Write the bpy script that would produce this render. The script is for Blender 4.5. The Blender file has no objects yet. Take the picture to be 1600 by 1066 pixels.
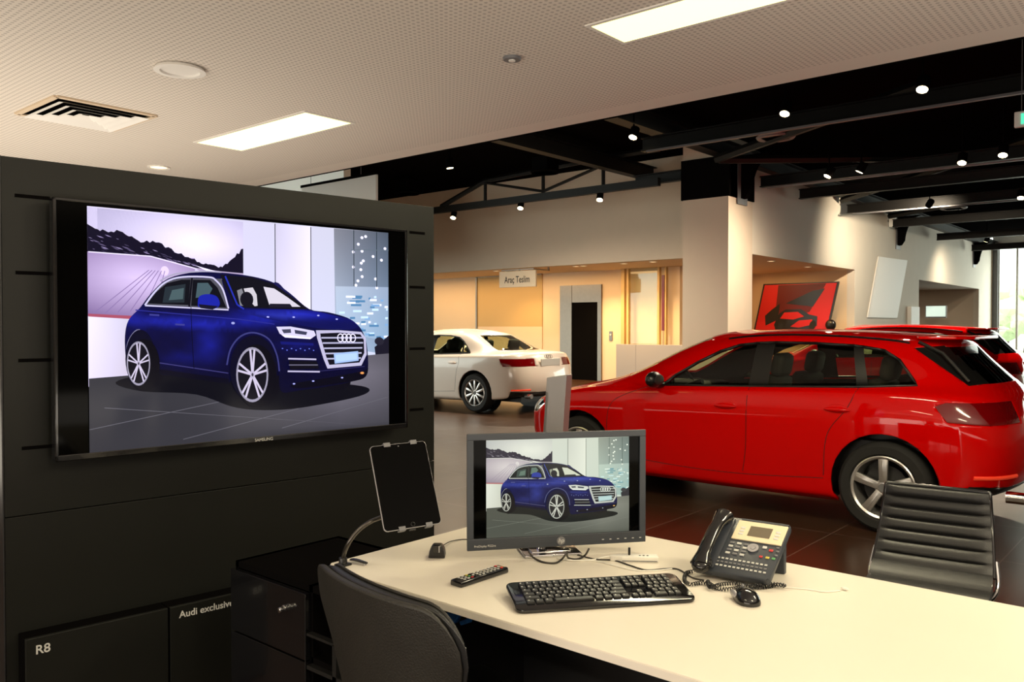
import bpy, bmesh, math, random
from mathutils import Vector, Matrix
from mathutils.bvhtree import BVHTree
random.seed(7)
sc = bpy.context.scene
COL = sc.collection
PI = math.pi
def R(d): return math.radians(d)

# ---------------------------------------------------------------- camera, world, exposure
F_PX, YAW, PITCH, CAM_Z = 1300.0, R(40.5), R(1.014), 1.46
cam_d = bpy.data.cameras.new('camera'); cam = bpy.data.objects.new('camera', cam_d); COL.objects.link(cam)
cam_d.sensor_fit = 'HORIZONTAL'; cam_d.sensor_width = 36.0; cam_d.lens = 36.0*F_PX/1600.0
cam_d.clip_start = 0.05; cam_d.clip_end = 400
cam.location = (0, 0, CAM_Z); cam.rotation_euler = (PI/2-PITCH, 0, YAW)
sc.camera = cam
sc.view_settings.view_transform = 'Standard'; sc.view_settings.look = 'None'
sc.view_settings.gamma = 1.0; sc.view_settings.use_curve_mapping = False
sc.view_settings.exposure = 0.1
sc.cycles.use_denoising = True
sc.cycles.max_bounces = 8; sc.cycles.diffuse_bounces = 4; sc.cycles.glossy_bounces = 4
sc.cycles.transmission_bounces = 8; sc.cycles.transparent_max_bounces = 12
sc.cycles.sample_clamp_indirect = 6.0; sc.cycles.caustics_reflective = False; sc.cycles.caustics_refractive = False

world = bpy.data.worlds.new('world'); sc.world = world; world.use_nodes = True
wn = world.node_tree.nodes; wl = world.node_tree.links
bg = wn['Background']; bg.inputs['Color'].default_value = (0.93, 1.0, 0.90, 1); bg.inputs['Strength'].default_value = 4

def lamp(kind, name, loc, energy, color=(1, .86, .68), target=None, size=.1, size_y=None, spot=R(70), blend=.5, rot=None, spread=None):
    d = bpy.data.lights.new(name, kind); d.energy = energy; d.color = color
    if kind == 'AREA':
        d.size = size
        if size_y: d.shape = 'RECTANGLE'; d.size_y = size_y
        if spread: d.spread = spread
    else: d.shadow_soft_size = size
    if kind == 'SPOT': d.spot_size = spot; d.spot_blend = blend
    o = bpy.data.objects.new(name, d); COL.objects.link(o); o.location = loc
    if target is not None:
        o.rotation_euler = (Vector(target)-Vector(loc)).to_track_quat('-Z', 'Y').to_euler()
    elif rot: o.rotation_euler = rot
    return o
WARM = (1.0, .83, .60)
CEIL = 3.03
# daylight: the glass front far on the right (window_1 at Y = 40) seen from the room side
lamp('AREA', 'daylight_front', (2, 39.6, 2.4), 620, (.93, 1, .93), rot=(R(-90), 0, 0), size=18, size_y=4.4)
# unseen fill lamps, added to brighten the ceiling and the camera-facing sides
lamp('AREA', 'added_fill_behind', (-1, -5.7, 1.0), 330, (1, .90, .76), rot=(R(118), 0, 0), size=9, size_y=2.2)
lamp('AREA', 'added_ceiling_fill', (-7.6, 1.5, .6), 150, (1, .88, .72), rot=(PI, 0, 0), size=5, size_y=5)  # added upward fill for the ceiling, hidden behind the media wall
lamp('AREA', 'added_ceiling_fill_near', (3.2, .6, .6), 350, (1, .90, .76), rot=(PI, 0, 0), size=5, size_y=6)  # added upward fill for the near ceiling, unseen behind the camera
# ---------------------------------------------------------------- pixel of the photograph -> point on a plane of the room
cY, sY, cP, sP = math.cos(YAW), math.sin(YAW), math.cos(PITCH), math.sin(PITCH)
def ray(px, py):
    u = (px-800)/F_PX; v = (533-py)/F_PX
    f = cP + v*sP; up = -sP + v*cP
    return Vector((cY*u - sY*f, sY*u + cY*f, up))
ORG = Vector((0, 0, CAM_Z))
def atz(px, py, z): r = ray(px, py); return ORG + r*((z-CAM_Z)/r.z)
def atY(px, py, y): r = ray(px, py); return ORG + r*(y/r.y)
def atX(px, py, x): r = ray(px, py); return ORG + r*(x/r.x)
def cw(x, d, z=0): return Vector((cY*x - sY*d, sY*x + cY*d, z))   # metres right of / in front of the camera
def vdir(x, y):
    v = cw(x, y); v.z = 0; return v.normalized()

# ---------------------------------------------------------------- materials
def sinp(n, key, val):
    if key in n.inputs: n.inputs[key].default_value = val
def mat(name, col, rough=.5, metal=0, coat=0, spec=None, emit=None, estr=1, trans=0, ior=None, noise=0, nscale=30, bump=0, bscale=200, alpha=None, coatrough=.03):
    m = bpy.data.materials.new(name); m.use_nodes = True
    nt = m.node_tree; b = nt.nodes['Principled BSDF']
    c4 = (*col, 1)
    sinp(b, 'Base Color', c4); sinp(b, 'Roughness', rough); sinp(b, 'Metallic', metal)
    sinp(b, 'Coat Weight', coat); sinp(b, 'Coat Roughness', coatrough)
    if spec is not None: sinp(b, 'Specular IOR Level', spec)
    if emit: sinp(b, 'Emission Color', (*emit, 1)); sinp(b, 'Emission Strength', estr)
    if trans: sinp(b, 'Transmission Weight', trans)
    if ior: sinp(b, 'IOR', ior)
    tc = None
    if noise or bump: tc = nt.nodes.new('ShaderNodeTexCoord')
    if noise:
        n = nt.nodes.new('ShaderNodeTexNoise'); n.inputs['Scale'].default_value = nscale; n.inputs['Detail'].default_value = 4
        r = nt.nodes.new('ShaderNodeMapRange'); r.inputs['To Min'].default_value = 1-noise; r.inputs['To Max'].default_value = 1+noise
        h = nt.nodes.new('ShaderNodeVectorMath'); h.operation = 'SCALE'; h.inputs[0].default_value = col
        nt.links.new(tc.outputs['Object'], n.inputs['Vector']); nt.links.new(n.outputs['Fac'], r.inputs['Value'])
        nt.links.new(r.outputs['Result'], h.inputs['Scale']); nt.links.new(h.outputs['Vector'], b.inputs['Base Color'])
    if bump:
        n = nt.nodes.new('ShaderNodeTexNoise'); n.inputs['Scale'].default_value = bscale
        bp = nt.nodes.new('ShaderNodeBump'); bp.inputs['Strength'].default_value = bump; bp.inputs['Distance'].default_value = .002
        nt.links.new(tc.outputs['Object'], n.inputs['Vector']); nt.links.new(n.outputs['Fac'], bp.inputs['Height']); nt.links.new(bp.outputs['Normal'], b.inputs['Normal'])
    return m
def glassmat(name, tint, gloss=.06, rough=.0):
    m = bpy.data.materials.new(name); m.use_nodes = True; nt = m.node_tree; nt.nodes.clear()
    o = nt.nodes.new('ShaderNodeOutputMaterial'); t = nt.nodes.new('ShaderNodeBsdfTransparent'); t.inputs[0].default_value = (*tint, 1)
    g = nt.nodes.new('ShaderNodeBsdfGlossy'); g.inputs['Roughness'].default_value = rough
    lw = nt.nodes.new('ShaderNodeLayerWeight'); pw = nt.nodes.new('ShaderNodeMath'); pw.operation = 'POWER'; pw.inputs[1].default_value = 5
    fr = nt.nodes.new('ShaderNodeMapRange'); fr.inputs['To Min'].default_value = .045; fr.inputs['To Max'].default_value = .9
    lw.inputs['Blend'].default_value = .5; nt.links.new(lw.outputs['Facing'], pw.inputs[0]); nt.links.new(pw.outputs[0], fr.inputs['Value'])
    mx = nt.nodes.new('ShaderNodeMixShader'); nt.links.new(fr.outputs[0], mx.inputs[0]); nt.links.new(t.outputs[0], mx.inputs[1]); nt.links.new(g.outputs[0], mx.inputs[2])
    nt.links.new(mx.outputs[0], o.inputs[0]); return m
M = {}
M['wall'] = mat('wall_paint', (.66, .56, .45), .85, noise=.03, nscale=3)
M['wall_r'] = mat('pale_wall_paint', (.70, .64, .55), .85, noise=.03, nscale=3)
M['recess'] = mat('recess_wall_paint', (.80, .62, .42), .8, noise=.02, nscale=2)
M['white'] = mat('white_paint', (.88, .86, .82), .6)
M['black'] = mat('black_paint', (.004, .0036, .0036), .9, spec=0)
M['beam'] = mat('black_steel', (.004, .0036, .0032), .5, 0, spec=.25, noise=.2, nscale=5)
M['panelwall'] = mat('charcoal_laminate', (.008, .0084, .007), .45, spec=.3, bump=.15, bscale=400, noise=.12, nscale=8)
M['gloss_black'] = mat('gloss_black_plastic', (.006, .006, .007), .12, coat=.3)
M['black_plastic'] = mat('matte_black_plastic', (.009, .009, .010), .38)
M['key'] = mat('key_plastic', (.012, .012, .012), .35)
M['gunmetal'] = mat('dark_flexible_steel', (.10, .09, .08), .3, .8)
M['lens_dim'] = mat('small_lamp_lens', (1, .9, .7), .3, emit=(1, .70, .32), estr=2.2)
M['disc'] = mat('dark_brake_disc', (.05, .05, .05), .5, .6)
M['leather'] = mat('black_leather', (.016, .016, .017), .38, bump=.35, bscale=350, noise=.1, nscale=60)
M['leather_back'] = mat('worn_charcoal_leather', (.019, .0175, .015), .48, bump=.5, bscale=250, noise=.25, nscale=14)
M['desk'] = mat('cream_laminate', (.80, .74, .64), .35, noise=.015, nscale=6)
M['deskedge'] = mat('white_edge_banding', (.80, .74, .66), .5)
M['chrome'] = mat('chrome', (.75, .75, .76), .12, 1)
M['steel'] = mat('brushed_steel', (.22, .19, .16), .4, 1, noise=.1, nscale=12)
M['alu'] = mat('wheel_alloy', (.62, .61, .60), .28, .8)
M['silver'] = mat('silver_paint', (.42, .41, .43), .35, .4)
M['grey'] = mat('grey_plastic', (.16, .16, .17), .5)
M['greybezel'] = mat('graphite_plastic', (.036, .042, .054), .4)
M['tyre'] = mat('tyre_rubber', (.012, .012, .012), .75)
M['redpaint'] = mat('red_car_paint', (.62, .001, .0008), .5, coat=.7, spec=0)
M['whitepaint'] = mat('white_car_paint', (.84, .74, .66), .3, coat=.9)
M['carblack'] = mat('black_trim', (.008, .008, .008), .3)
M['carint'] = mat('dark_cabin_fabric', (.018, .018, .02), .8)
M['headliner'] = mat('pale_headliner', (.30, .28, .24), .9)
M['carglass'] = glassmat('car_window_glass', (.74, .78, .62))
M['darkglass'] = glassmat('privacy_glass', (.12, .13, .12))
M['glass'] = glassmat('clear_glass', (.93, .96, .93))
M['taillight'] = mat('red_lamp_lens', (.16, .001, .002), .1, coat=.6)
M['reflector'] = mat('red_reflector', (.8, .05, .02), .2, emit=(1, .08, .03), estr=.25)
M['plate'] = mat('blank_number_plate', (.55, .53, .50), .4)
M['cable'] = mat('dark_cable', (.03, .025, .022), .5)
M['cable_w'] = mat('white_cable', (.82, .80, .74), .5)
M['button_w'] = mat('pale_key_print', (.55, .55, .52), .5)
M['red'] = mat('red_button', (.55, .03, .03), .4)
M['yellow'] = mat('yellow_button', (.6, .5, .08), .4)
M['green'] = mat('green_button', (.1, .35, .12), .4)
M['blue'] = mat('blue_plastic', (.03, .20, .65), .4)
M['ivory'] = mat('champagne_plastic', (.80, .68, .46), .4)
M['lcd'] = mat('grey_lcd', (.16, .13, .09), .25)
M['text_w'] = mat('pale_lettering', (.62, .62, .60), .5)
M['text_k'] = mat('black_lettering', (.02, .015, .01), .6)
M['signboard'] = mat('sign_board', (.72, .58, .42), .6)
M['posterred'] = mat('poster_red', (.60, .006, .006), .4)
M['posterdark'] = mat('poster_dark_red', (.12, .002, .003), .4)
M['lens'] = mat('lamp_lens', (1, .9, .7), .3, emit=(1, .80, .45), estr=16)
M['panel_light'] = mat('light_diffuser', (1, 1, .9), .5, emit=(1.0, .94, .20), estr=3.3)
M['leaf'] = mat('tree_leaves', (.60, .70, .45), .8, noise=.4, nscale=2)
M['bark'] = mat('tree_bark', (.10, .07, .05), .9)
M['asphalt'] = mat('outside_paving', (.45, .46, .42), .9, noise=.1, nscale=1)
M['lobby'] = mat('grey_counter', (.36, .33, .32), .5)
M['amber'] = mat('amber_panel', (.60, .40, .16), .6)
M['black_screen'] = mat('black_glass_screen', (.001, .001, .001), .06, spec=.05)
M['exitgreen'] = mat('green_sign_face', (.05, .5, .3), .4, emit=(.1, .8, .5), estr=1.0)

def tile_mat():
    m = bpy.data.materials.new('brown_floor_tiles'); m.use_nodes = True; nt = m.node_tree; b = nt.nodes['Principled BSDF']; b.inputs['Specular IOR Level'].default_value = .3
    tc = nt.nodes.new('ShaderNodeTexCoord'); mp = nt.nodes.new('ShaderNodeMapping'); br = nt.nodes.new('ShaderNodeTexBrick')
    mp.inputs['Location'].default_value = (1.03, -5.9, 0)
    br.offset = 0; br.squash = 1
    br.inputs['Scale'].default_value = 1; br.inputs['Brick Width'].default_value = 1.05; br.inputs['Row Height'].default_value = 1.05
    br.inputs['Mortar Size'].default_value = .0045; br.inputs['Mortar Smooth'].default_value = .2
    br.inputs['Color1'].default_value = (.050, .024, .013, 1); br.inputs['Color2'].default_value = (.060, .029, .016, 1); br.inputs['Mortar'].default_value = (.16, .11, .09, 1)
    nt.links.new(tc.outputs['Object'], mp.inputs[0]); nt.links.new(mp.outputs[0], br.inputs['Vector'])
    n = nt.nodes.new('ShaderNodeTexNoise'); n.inputs['Scale'].default_value = 3; n.inputs['Detail'].default_value = 6
    nt.links.new(tc.outputs['Object'], n.inputs['Vector'])
    mx = nt.nodes.new('ShaderNodeMix'); mx.data_type = 'RGBA'; mx.blend_type = 'MULTIPLY'; mx.inputs['Factor'].default_value = .3
    nt.links.new(br.outputs['Color'], mx.inputs[6]); nt.links.new(n.outputs['Fac'], mx.inputs[7]); nt.links.new(mx.outputs[2], b.inputs['Base Color'])
    r = nt.nodes.new('ShaderNodeMapRange'); r.inputs['To Min'].default_value = .26; r.inputs['To Max'].default_value = .32
    nt.links.new(n.outputs['Fac'], r.inputs['Value']); nt.links.new(r.outputs['Result'], b.inputs['Roughness'])
    return m
M['floor'] = tile_mat()
def ceil_mat():
    m = bpy.data.materials.new('perforated_ceiling_board'); m.use_nodes = True; nt = m.node_tree; b = nt.nodes['Principled BSDF']
    b.inputs['Roughness'].default_value = .8
    tc = nt.nodes.new('ShaderNodeTexCoord'); sx = nt.nodes.new('ShaderNodeSeparateXYZ'); nt.links.new(tc.outputs['Object'], sx.inputs[0])
    def mth(op, a, bb=None):
        n = nt.nodes.new('ShaderNodeMath'); n.operation = op
        for i, v in enumerate((a, bb)):
            if v is None: continue
            if isinstance(v, (int, float)): n.inputs[i].default_value = v
            else: nt.links.new(v, n.inputs[i])
        return n.outputs[0]
    P = .034
    fx = mth('SUBTRACT', mth('FRACT', mth('DIVIDE', sx.outputs[0], P)), .5); fy = mth('SUBTRACT', mth('FRACT', mth('DIVIDE', sx.outputs[1], P)), .5)
    d = mth('ADD', mth('MULTIPLY', fx, fx), mth('MULTIPLY', fy, fy))
    hole = mth('LESS_THAN', d, .075)
    plain = mth('LESS_THAN', sx.outputs[1], 5.02)          # plain margin along the open edge
    hole = mth('MULTIPLY', hole, plain)
    mx = nt.nodes.new('ShaderNodeMix'); mx.data_type = 'RGBA'; nt.links.new(hole, mx.inputs['Factor'])
    mx.inputs[6].default_value = (.76, .70, .63, 1); mx.inputs[7].default_value = (.50, .455, .41, 1)
    nt.links.new(mx.outputs[2], b.inputs['Base Color']); return m
M['ceiling'] = ceil_mat()

# ---------------------------------------------------------------- mesh helpers
class MB:
    def __init__(s): s.bm = bmesh.new()
    def _merge(s, bm, Mx=None, mi=0):
        if Mx is not None: bm.transform(Mx)
        for f in bm.faces: f.material_index = mi
        me = bpy.data.meshes.new('tmp'); bm.to_mesh(me); bm.free(); s.bm.from_mesh(me); bpy.data.meshes.remove(me); return s
    def box(s, c, d, rot=None, bev=0, mi=0, seg=2, taper=None):
        bm = bmesh.new(); bmesh.ops.create_cube(bm, size=1)
        for v in bm.verts:
            v.co = Vector((v.co.x*d[0], v.co.y*d[1], v.co.z*d[2]))
            if taper and v.co.z > 0: v.co.x *= taper[0]; v.co.y *= taper[1]
        if bev: bmesh.ops.bevel(bm, geom=bm.edges[:], offset=min(bev, min(d)*.49), segments=seg, affect='EDGES', profile=.5)
        Mx = Matrix.Translation(c)
        if rot is not None: Mx = Mx @ (rot.to_4x4() if not isinstance(rot, (int, float)) else Matrix.Rotation(rot, 4, 'Z'))
        return s._merge(bm, Mx, mi)
    def b2(s, lo, hi, bev=0, mi=0):
        lo, hi = Vector(lo), Vector(hi); return s.box((lo+hi)/2, hi-lo, bev=bev, mi=mi)
    def prism(s, poly, h, Mx=None, mi=0, bev=0, seg=2):      # polygon in XY, extruded +Z by h
        bm = bmesh.new(); vs = [bm.verts.new((p[0], p[1], 0)) for p in poly]; f = bm.faces.new(vs)
        r = bmesh.ops.extrude_face_region(bm, geom=[f]); bmesh.ops.translate(bm, vec=(0, 0, h), verts=[v for v in r['geom'] if isinstance(v, bmesh.types.BMVert)])
        bmesh.ops.recalc_face_normals(bm, faces=bm.faces)
        if bev: bmesh.ops.bevel(bm, geom=bm.edges[:], offset=bev, segments=seg, affect='EDGES', profile=.5)
        return s._merge(bm, Mx, mi)
    def cyl(s, c, r, h, axis='Z', seg=24, r2=None, mi=0, bev=0):
        bm = bmesh.new(); bmesh.ops.create_cone(bm, cap_ends=True, segments=seg, radius1=r, radius2=r if r2 is None else r2, depth=h)
        if bev:
            es = [e for e in bm.edges if all(abs(abs(v.co.z)-h/2) < 1e-6 for v in e.verts)]
            es = [e for e in es if abs(e.verts[0].co.z-e.verts[1].co.z) < 1e-6]
            bmesh.ops.bevel(bm, geom=es, offset=bev, segments=2, affect='EDGES', profile=.5)
        rot = {'Z': Matrix.Identity(4), 'X': Matrix.Rotation(PI/2, 4, 'Y'), 'Y': Matrix.Rotation(PI/2, 4, 'X')}[axis] if isinstance(axis, str) else Vector(axis).to_track_quat('Z', 'Y').to_matrix().to_4x4()
        return s._merge(bm, Matrix.Translation(c) @ rot, mi)
    def ell(s, c, d, mi=0, u=20, v=12, rot=None):
        bm = bmesh.new(); bmesh.ops.create_uvsphere(bm, u_segments=u, v_segments=v, radius=.5)
        Mx = Matrix.Translation(c) @ (rot.to_4x4() if rot is not None else Matrix.Identity(4)) @ Matrix.Diagonal((*d, 1)); return s._merge(bm, Mx, mi)
    def lathe(s, prof, seg=48, Mx=None, mi=0, closed=False):
        bm = bmesh.new(); rings = []
        for r, z in prof:
            rings.append([bm.verts.new((r*math.cos(2*PI*i/seg), r*math.sin(2*PI*i/seg), z)) for i in range(seg)])
        n = len(rings)
        for k in range(n if closed else n-1):
            a, b = rings[k], rings[(k+1) % n]
            for i in range(seg): bm.faces.new((a[i], a[(i+1) % seg], b[(i+1) % seg], b[i]))
        bmesh.ops.recalc_face_normals(bm, faces=bm.faces)
        return s._merge(bm, Mx, mi)
    def tube(s, pts, r, seg=8, mi=0, closed=False, smooth=0, flat=None):
        pts = [Vector(p) for p in pts]
        if smooth: pts = spline(pts, smooth, closed)
        bm = bmesh.new(); n = len(pts); rings = []; up = Vector((0, 0, 1)); prev = None
        for i, p in enumerate(pts):
            if closed: t = pts[(i+1) % n]-pts[i-1]
            else: t = pts[min(i+1, n-1)]-pts[max(i-1, 0)]
            t = t.normalized() if t.length > 1e-9 else Vector((1, 0, 0))
            if prev is None:
                a = up.cross(t)
                if a.length < 1e-3: a = Vector((1, 0, 0)).cross(t)
            else: a = prev - t*prev.dot(t)
            a.normalize(); prev = a; b = t.cross(a)
            rr = r(i/(n-1)) if callable(r) else r
            rings.append([bm.verts.new(p + a*math.cos(2*PI*k/seg)*rr + b*math.sin(2*PI*k/seg)*rr*(flat or 1)) for k in range(seg)])
        for i in range(n if closed else n-1):
            A, B = rings[i], rings[(i+1) % n]
            for k in range(seg): bm.faces.new((A[k], A[(k+1) % seg], B[(k+1) % seg], B[k]))
        if not closed: bm.faces.new(rings[0][::-1]); bm.faces.new(rings[-1])
        return s._merge(bm, None, mi)
    def grid(s, pts, mi=0, closed_u=False):                 # pts[row][col]
        bm = bmesh.new(); V = [[bm.verts.new(p) for p in row] for row in pts]
        for i in range(len(V)-1):
            m = len(V[i])
            for j in range(m if closed_u else m-1): bm.faces.new((V[i][j], V[i][(j+1) % m], V[i+1][(j+1) % m], V[i+1][j]))
        return s._merge(bm, None, mi)
    def quad(s, *ps, mi=0):
        bm = bmesh.new(); bm.faces.new([bm.verts.new(p) for p in ps]); return s._merge(bm, None, mi)
    def xf(s, Mx): s.bm.transform(Mx); return s
    def build(s, name, mats, parent=None, smooth=None, loc=None, rot=None):
        me = bpy.data.meshes.new(name); s.bm.to_mesh(me); s.bm.free()
        for m in (mats if isinstance(mats, (list, tuple)) else [mats]): me.materials.append(M[m] if isinstance(m, str) else m)
        if smooth: me.shade_smooth(); me.set_sharp_from_angle(angle=R(smooth))
        o = bpy.data.objects.new(name, me); COL.objects.link(o)
        if parent: o.parent = parent
        if loc is not None: o.location = loc
        if rot is not None: o.rotation_euler = rot
        return o
def spline(pts, n=6, closed=False):
    out = []; N = len(pts)
    for i in range(N if closed else N-1):
        if closed: p0, p1, p2, p3 = pts[i-1], pts[i], pts[(i+1) % N], pts[(i+2) % N]
        else: p0, p1, p2, p3 = pts[max(i-1, 0)], pts[i], pts[i+1], pts[min(i+2, N-1)]
        for k in range(n):
            t = k/n; out.append(.5*((2*p1)+(p2-p0)*t+(2*p0-5*p1+4*p2-p3)*t*t+(3*p1-p0-3*p2+p3)*t**3))
    if not closed: out.append(pts[-1])
    return out
def thing(name, label, cat, loc=(0, 0, 0), rz=0, group=None, rot=None):
    o = bpy.data.objects.new(name, None); COL.objects.link(o); o.empty_display_size = .1
    o.location = loc; o.rotation_euler = rot if rot is not None else (0, 0, rz)
    return tag(o, label, cat, group)
def tag(o, label, cat, group=None):
    o['label'] = label; o['category'] = cat
    if group: o['group'] = group
    return o
def struct(o): o['kind'] = 'structure'; return o
def kids(o): return [c for c in bpy.data.objects if c.parent == o]
def copy_tree(o, parent=None):
    c = o.copy(); COL.objects.link(c); c.parent = parent
    for ch in kids(o): copy_tree(ch, c)
    return c
def text(s, size, m, parent, Mx, name='lettering', ext=.0006, align='LEFT', squash=1.0, bold=0):
    cu = bpy.data.curves.new('t', 'FONT'); cu.body = s; cu.size = size; cu.extrude = ext; cu.align_x = align; cu.offset = bold
    o = bpy.data.objects.new('t', cu); COL.objects.link(o); bpy.context.view_layer.update()
    dg = bpy.context.evaluated_depsgraph_get(); me = bpy.data.meshes.new_from_object(o.evaluated_get(dg))
    bpy.data.objects.remove(o); bpy.data.curves.remove(cu)
    me.transform(Mx @ Matrix.Diagonal((squash, 1, 1, 1))); me.materials.clear(); me.materials.append(M[m]); me.name = name
    ob = bpy.data.objects.new(name, me); COL.objects.link(ob); ob.parent = parent; return ob
def frame(o, x, y, z):       # matrix with given axes and origin
    x, y, z = Vector(x).normalized(), Vector(y).normalized(), Vector(z).normalized()
    m = Matrix((x, y, z)).transposed().to_4x4(); m.translation = Vector(o); return m
# ================================================================ SETTING
def slab(name, lo, hi, m): return struct(MB().b2(lo, hi).build(name, m))
slab('floor', (-34, -6, -.1), (14, 40.2, 0), 'floor')
slab('floor_outside', (-40, 40.25, -.25), (40, 110, -.12), 'asphalt')
slab('ceiling', (-14, -6, CEIL), (12, 5.25, CEIL+.12), 'ceiling')
slab('ceiling_upper', (-34, 5.25, 5.2), (14, 40, 5.35), 'black')
slab('trim_ceiling_edge', (-14, 5.25, CEIL), (14, 5.29, 5.2), 'black')
slab('wall_behind', (-14, -6.2, 0), (12, -6, 3.1), 'wall')
slab('wall_near_right', (12, -6, 0), (12.2, 40, 5.2), 'wall')
slab('wall_near_left', (-14.2, -6, 0), (-14, 5.2, 3.1), 'wall')
# back wall: upper face over the recess, then the recess walls
slab('wall_back', (-34, 16.3, 2.95), (-8.4, 16.5, 5.2), 'wall')
slab('ceiling_recess', (-34, 16.5, 2.95), (-7.4, 22.6, 3.05), 'recess')
slab('wall_recess', (-34, 18.5, 0), (-10.3, 18.7, 2.95), 'recess')
slab('wall_recess_side', (-10.45, 18.7, 0), (-10.3, 22.6, 2.95), 'recess')
slab('wall_recess_end', (-10.45, 22.6, 0), (-7.6, 22.75, 2.95), 'recess')
slab('wall_pillar', (-8.4, 15.2, 0), (-7.4, 16.3, 5.2), 'wall')
# right wall with its two openings
slab('wall_right', (-7.6, 16.3, 2.95), (-7.4, 40, 4.72), 'wall_r')
slab('wall_right_middle', (-7.6, 22.6, 0), (-7.4, 28.7, 2.95), 'wall_r')
slab('wall_right_end', (-7.6, 37.3, 0), (-7.4, 40, 2.95), 'wall_r')
slab('ceiling_side_room', (-14, 28.7, 2.95), (-7.6, 38, 3.05), 'wall_r')
slab('wall_side_room', (-14.2, 22.75, 0), (-14, 38, 3), 'wall')
slab('wall_side_room_end', (-14, 37.3, 0), (-7.6, 37.5, 2.95), 'wall')
slab('wall_side_room_pier', (-14, 34.0, 0), (-11.4, 34.2, 2.95), 'wall')
slab('wall_far_left', (-34.2, 5.2, 0), (-34, 18.5, 5.2), 'wall')
# white partition seen over the hanging board
p1 = atY(470, 290, 12.0); p2 = atY(537, 285, 12.0)
slab('wall_partition', (p1.x-9, 12.0, 2.9), (p2.x, 12.2, 5.2), 'white')
# glass front
gl = struct(MB().quad((-7.4, 40, 0), (12, 40, 0), (12, 40, 4.9), (-7.4, 40, 4.9)).build('window_1', 'glass'))
mb = MB()
for px in (1560, 1589):
    q = atY(px, 480, 39.95); mb.box((q.x, 39.95, 2.45), (.07, .10, 4.9))
for x in (0.2, 2.6, 5, 7.4, 9.8): mb.box((x, 39.95, 2.45), (.12, .14, 4.9))
mb.b2((-7.4, 39.85, 4.8), (12, 40.05, 5.2)); struct(mb.build('trim_window_frame', 'white'))
qa = atY(1551, 480, 39.8); qb = atY(1559, 480, 39.8)
slab('trim_window_post', (qa.x, 39.7, 0), (qb.x, 39.9, 4.8), 'grey')
slab('trim_window_band', (qa.x-.12, 39.6, 0), (qa.x, 39.7, 4.8), M['signboard'])

# trees outside
def tree(px, Y, h, r):
    b = atY(px, 500, Y); b.z = -.12
    t = thing('tree', 'leafy green tree outside seen through %s pane of the glass front' % ('the rightmost visible' if px > 1590 else 'the left'), 'tree', b)
    MB().tube([(0, 0, 0), (.1, 0, h*.4), (0, .1, h*.75)], lambda t: .16*(1-.6*t)).build('trunk', 'bark', t, smooth=60)
    mb = MB()
    for i in range(26):
        a = random.random()*2*PI; rr = r*random.random()**.5; z = h*(.45+.5*random.random()); s = r*(.35+.3*random.random())
        bm = bmesh.new(); bmesh.ops.create_icosphere(bm, subdivisions=2, radius=s)
        for v in bm.verts: v.co *= .8+.4*random.random()
        mb._merge(bm, Matrix.Translation((rr*math.cos(a), rr*math.sin(a), z)))
    mb.build('foliage', 'leaf', t)
tree(1572, 62, 2.6, 1.3); tree(1604, 58, 4.2, 1.6)

# ---- openings and fittings of the recess (all on the wall plane Y = 18.5)
def rectY(px0, py0, px1, py1, Y):
    a = atY(px0, py0, Y); b = atY(px1, py1, Y); return a.x, b.x, min(a.z, b.z), max(a.z, b.z)
x0, x1, z0, z1 = rectY(747, 434, 848, 512, 18.5); z0 = 0
bay = thing('display_niche', 'brown recessed wall panel behind the white saloon', 'wall panel', ((x0+x1)/2, 18.5, 0))
w = x1-x0
MB().b2((-w/2, -.03, 1.45), (w/2, -.005, z1)).build('upper_panel', 'amber', bay)
o = MB().b2((-w/2, -.03, 0), (w/2, -.005, 1.45)).build('lower_panel', M['recess'], bay); o['label'] = 'paler lower panel'
mb = MB(); mb.b2((-w/2-.05, -.06, 0), (-w/2, -.002, z1+.05)); mb.b2((-w/2-.05, -.06, z1), (w/2, -.002, z1+.05)); mb.build('panel_frame', 'steel', bay)
# lift
xa, xb, _, zt = rectY(877, 447, 941, 600, 18.5)
xm = xb-xa; lift = thing('lift', 'steel framed lift entrance with dark open doorway in the back recess', 'lift', (xa, 18.5, 0))
xi = atY(895, 480, 18.5).x-xa; zi = atY(895, 473, 18.5).z
mb = MB(); mb.b2((0, -.06, 0), (xi, -.002, zt)); mb.b2((xm-.12, -.06, 0), (xm, -.002, zt)); mb.b2((xi, -.05, zi), (xm-.12, -.002, zt)); mb.build('steel_frame', 'steel', lift)
MB().b2((xi, -.03, 0), (xm-.12, -.004, zi)).build('dark_door', 'black', lift)
bt = atY(955, 525, 18.5)
cb = thing('call_button', 'small lift call button plate on the wall right of the lift', 'button', (bt.x, 18.5, bt.z))
MB().box((0, -.015, 0), (.10, .03, .24), bev=.005).build('plate', 'steel', cb); MB().cyl((0, -.035, .03), .025, .012, 'Y').build('button', 'text_w', cb)
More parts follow.
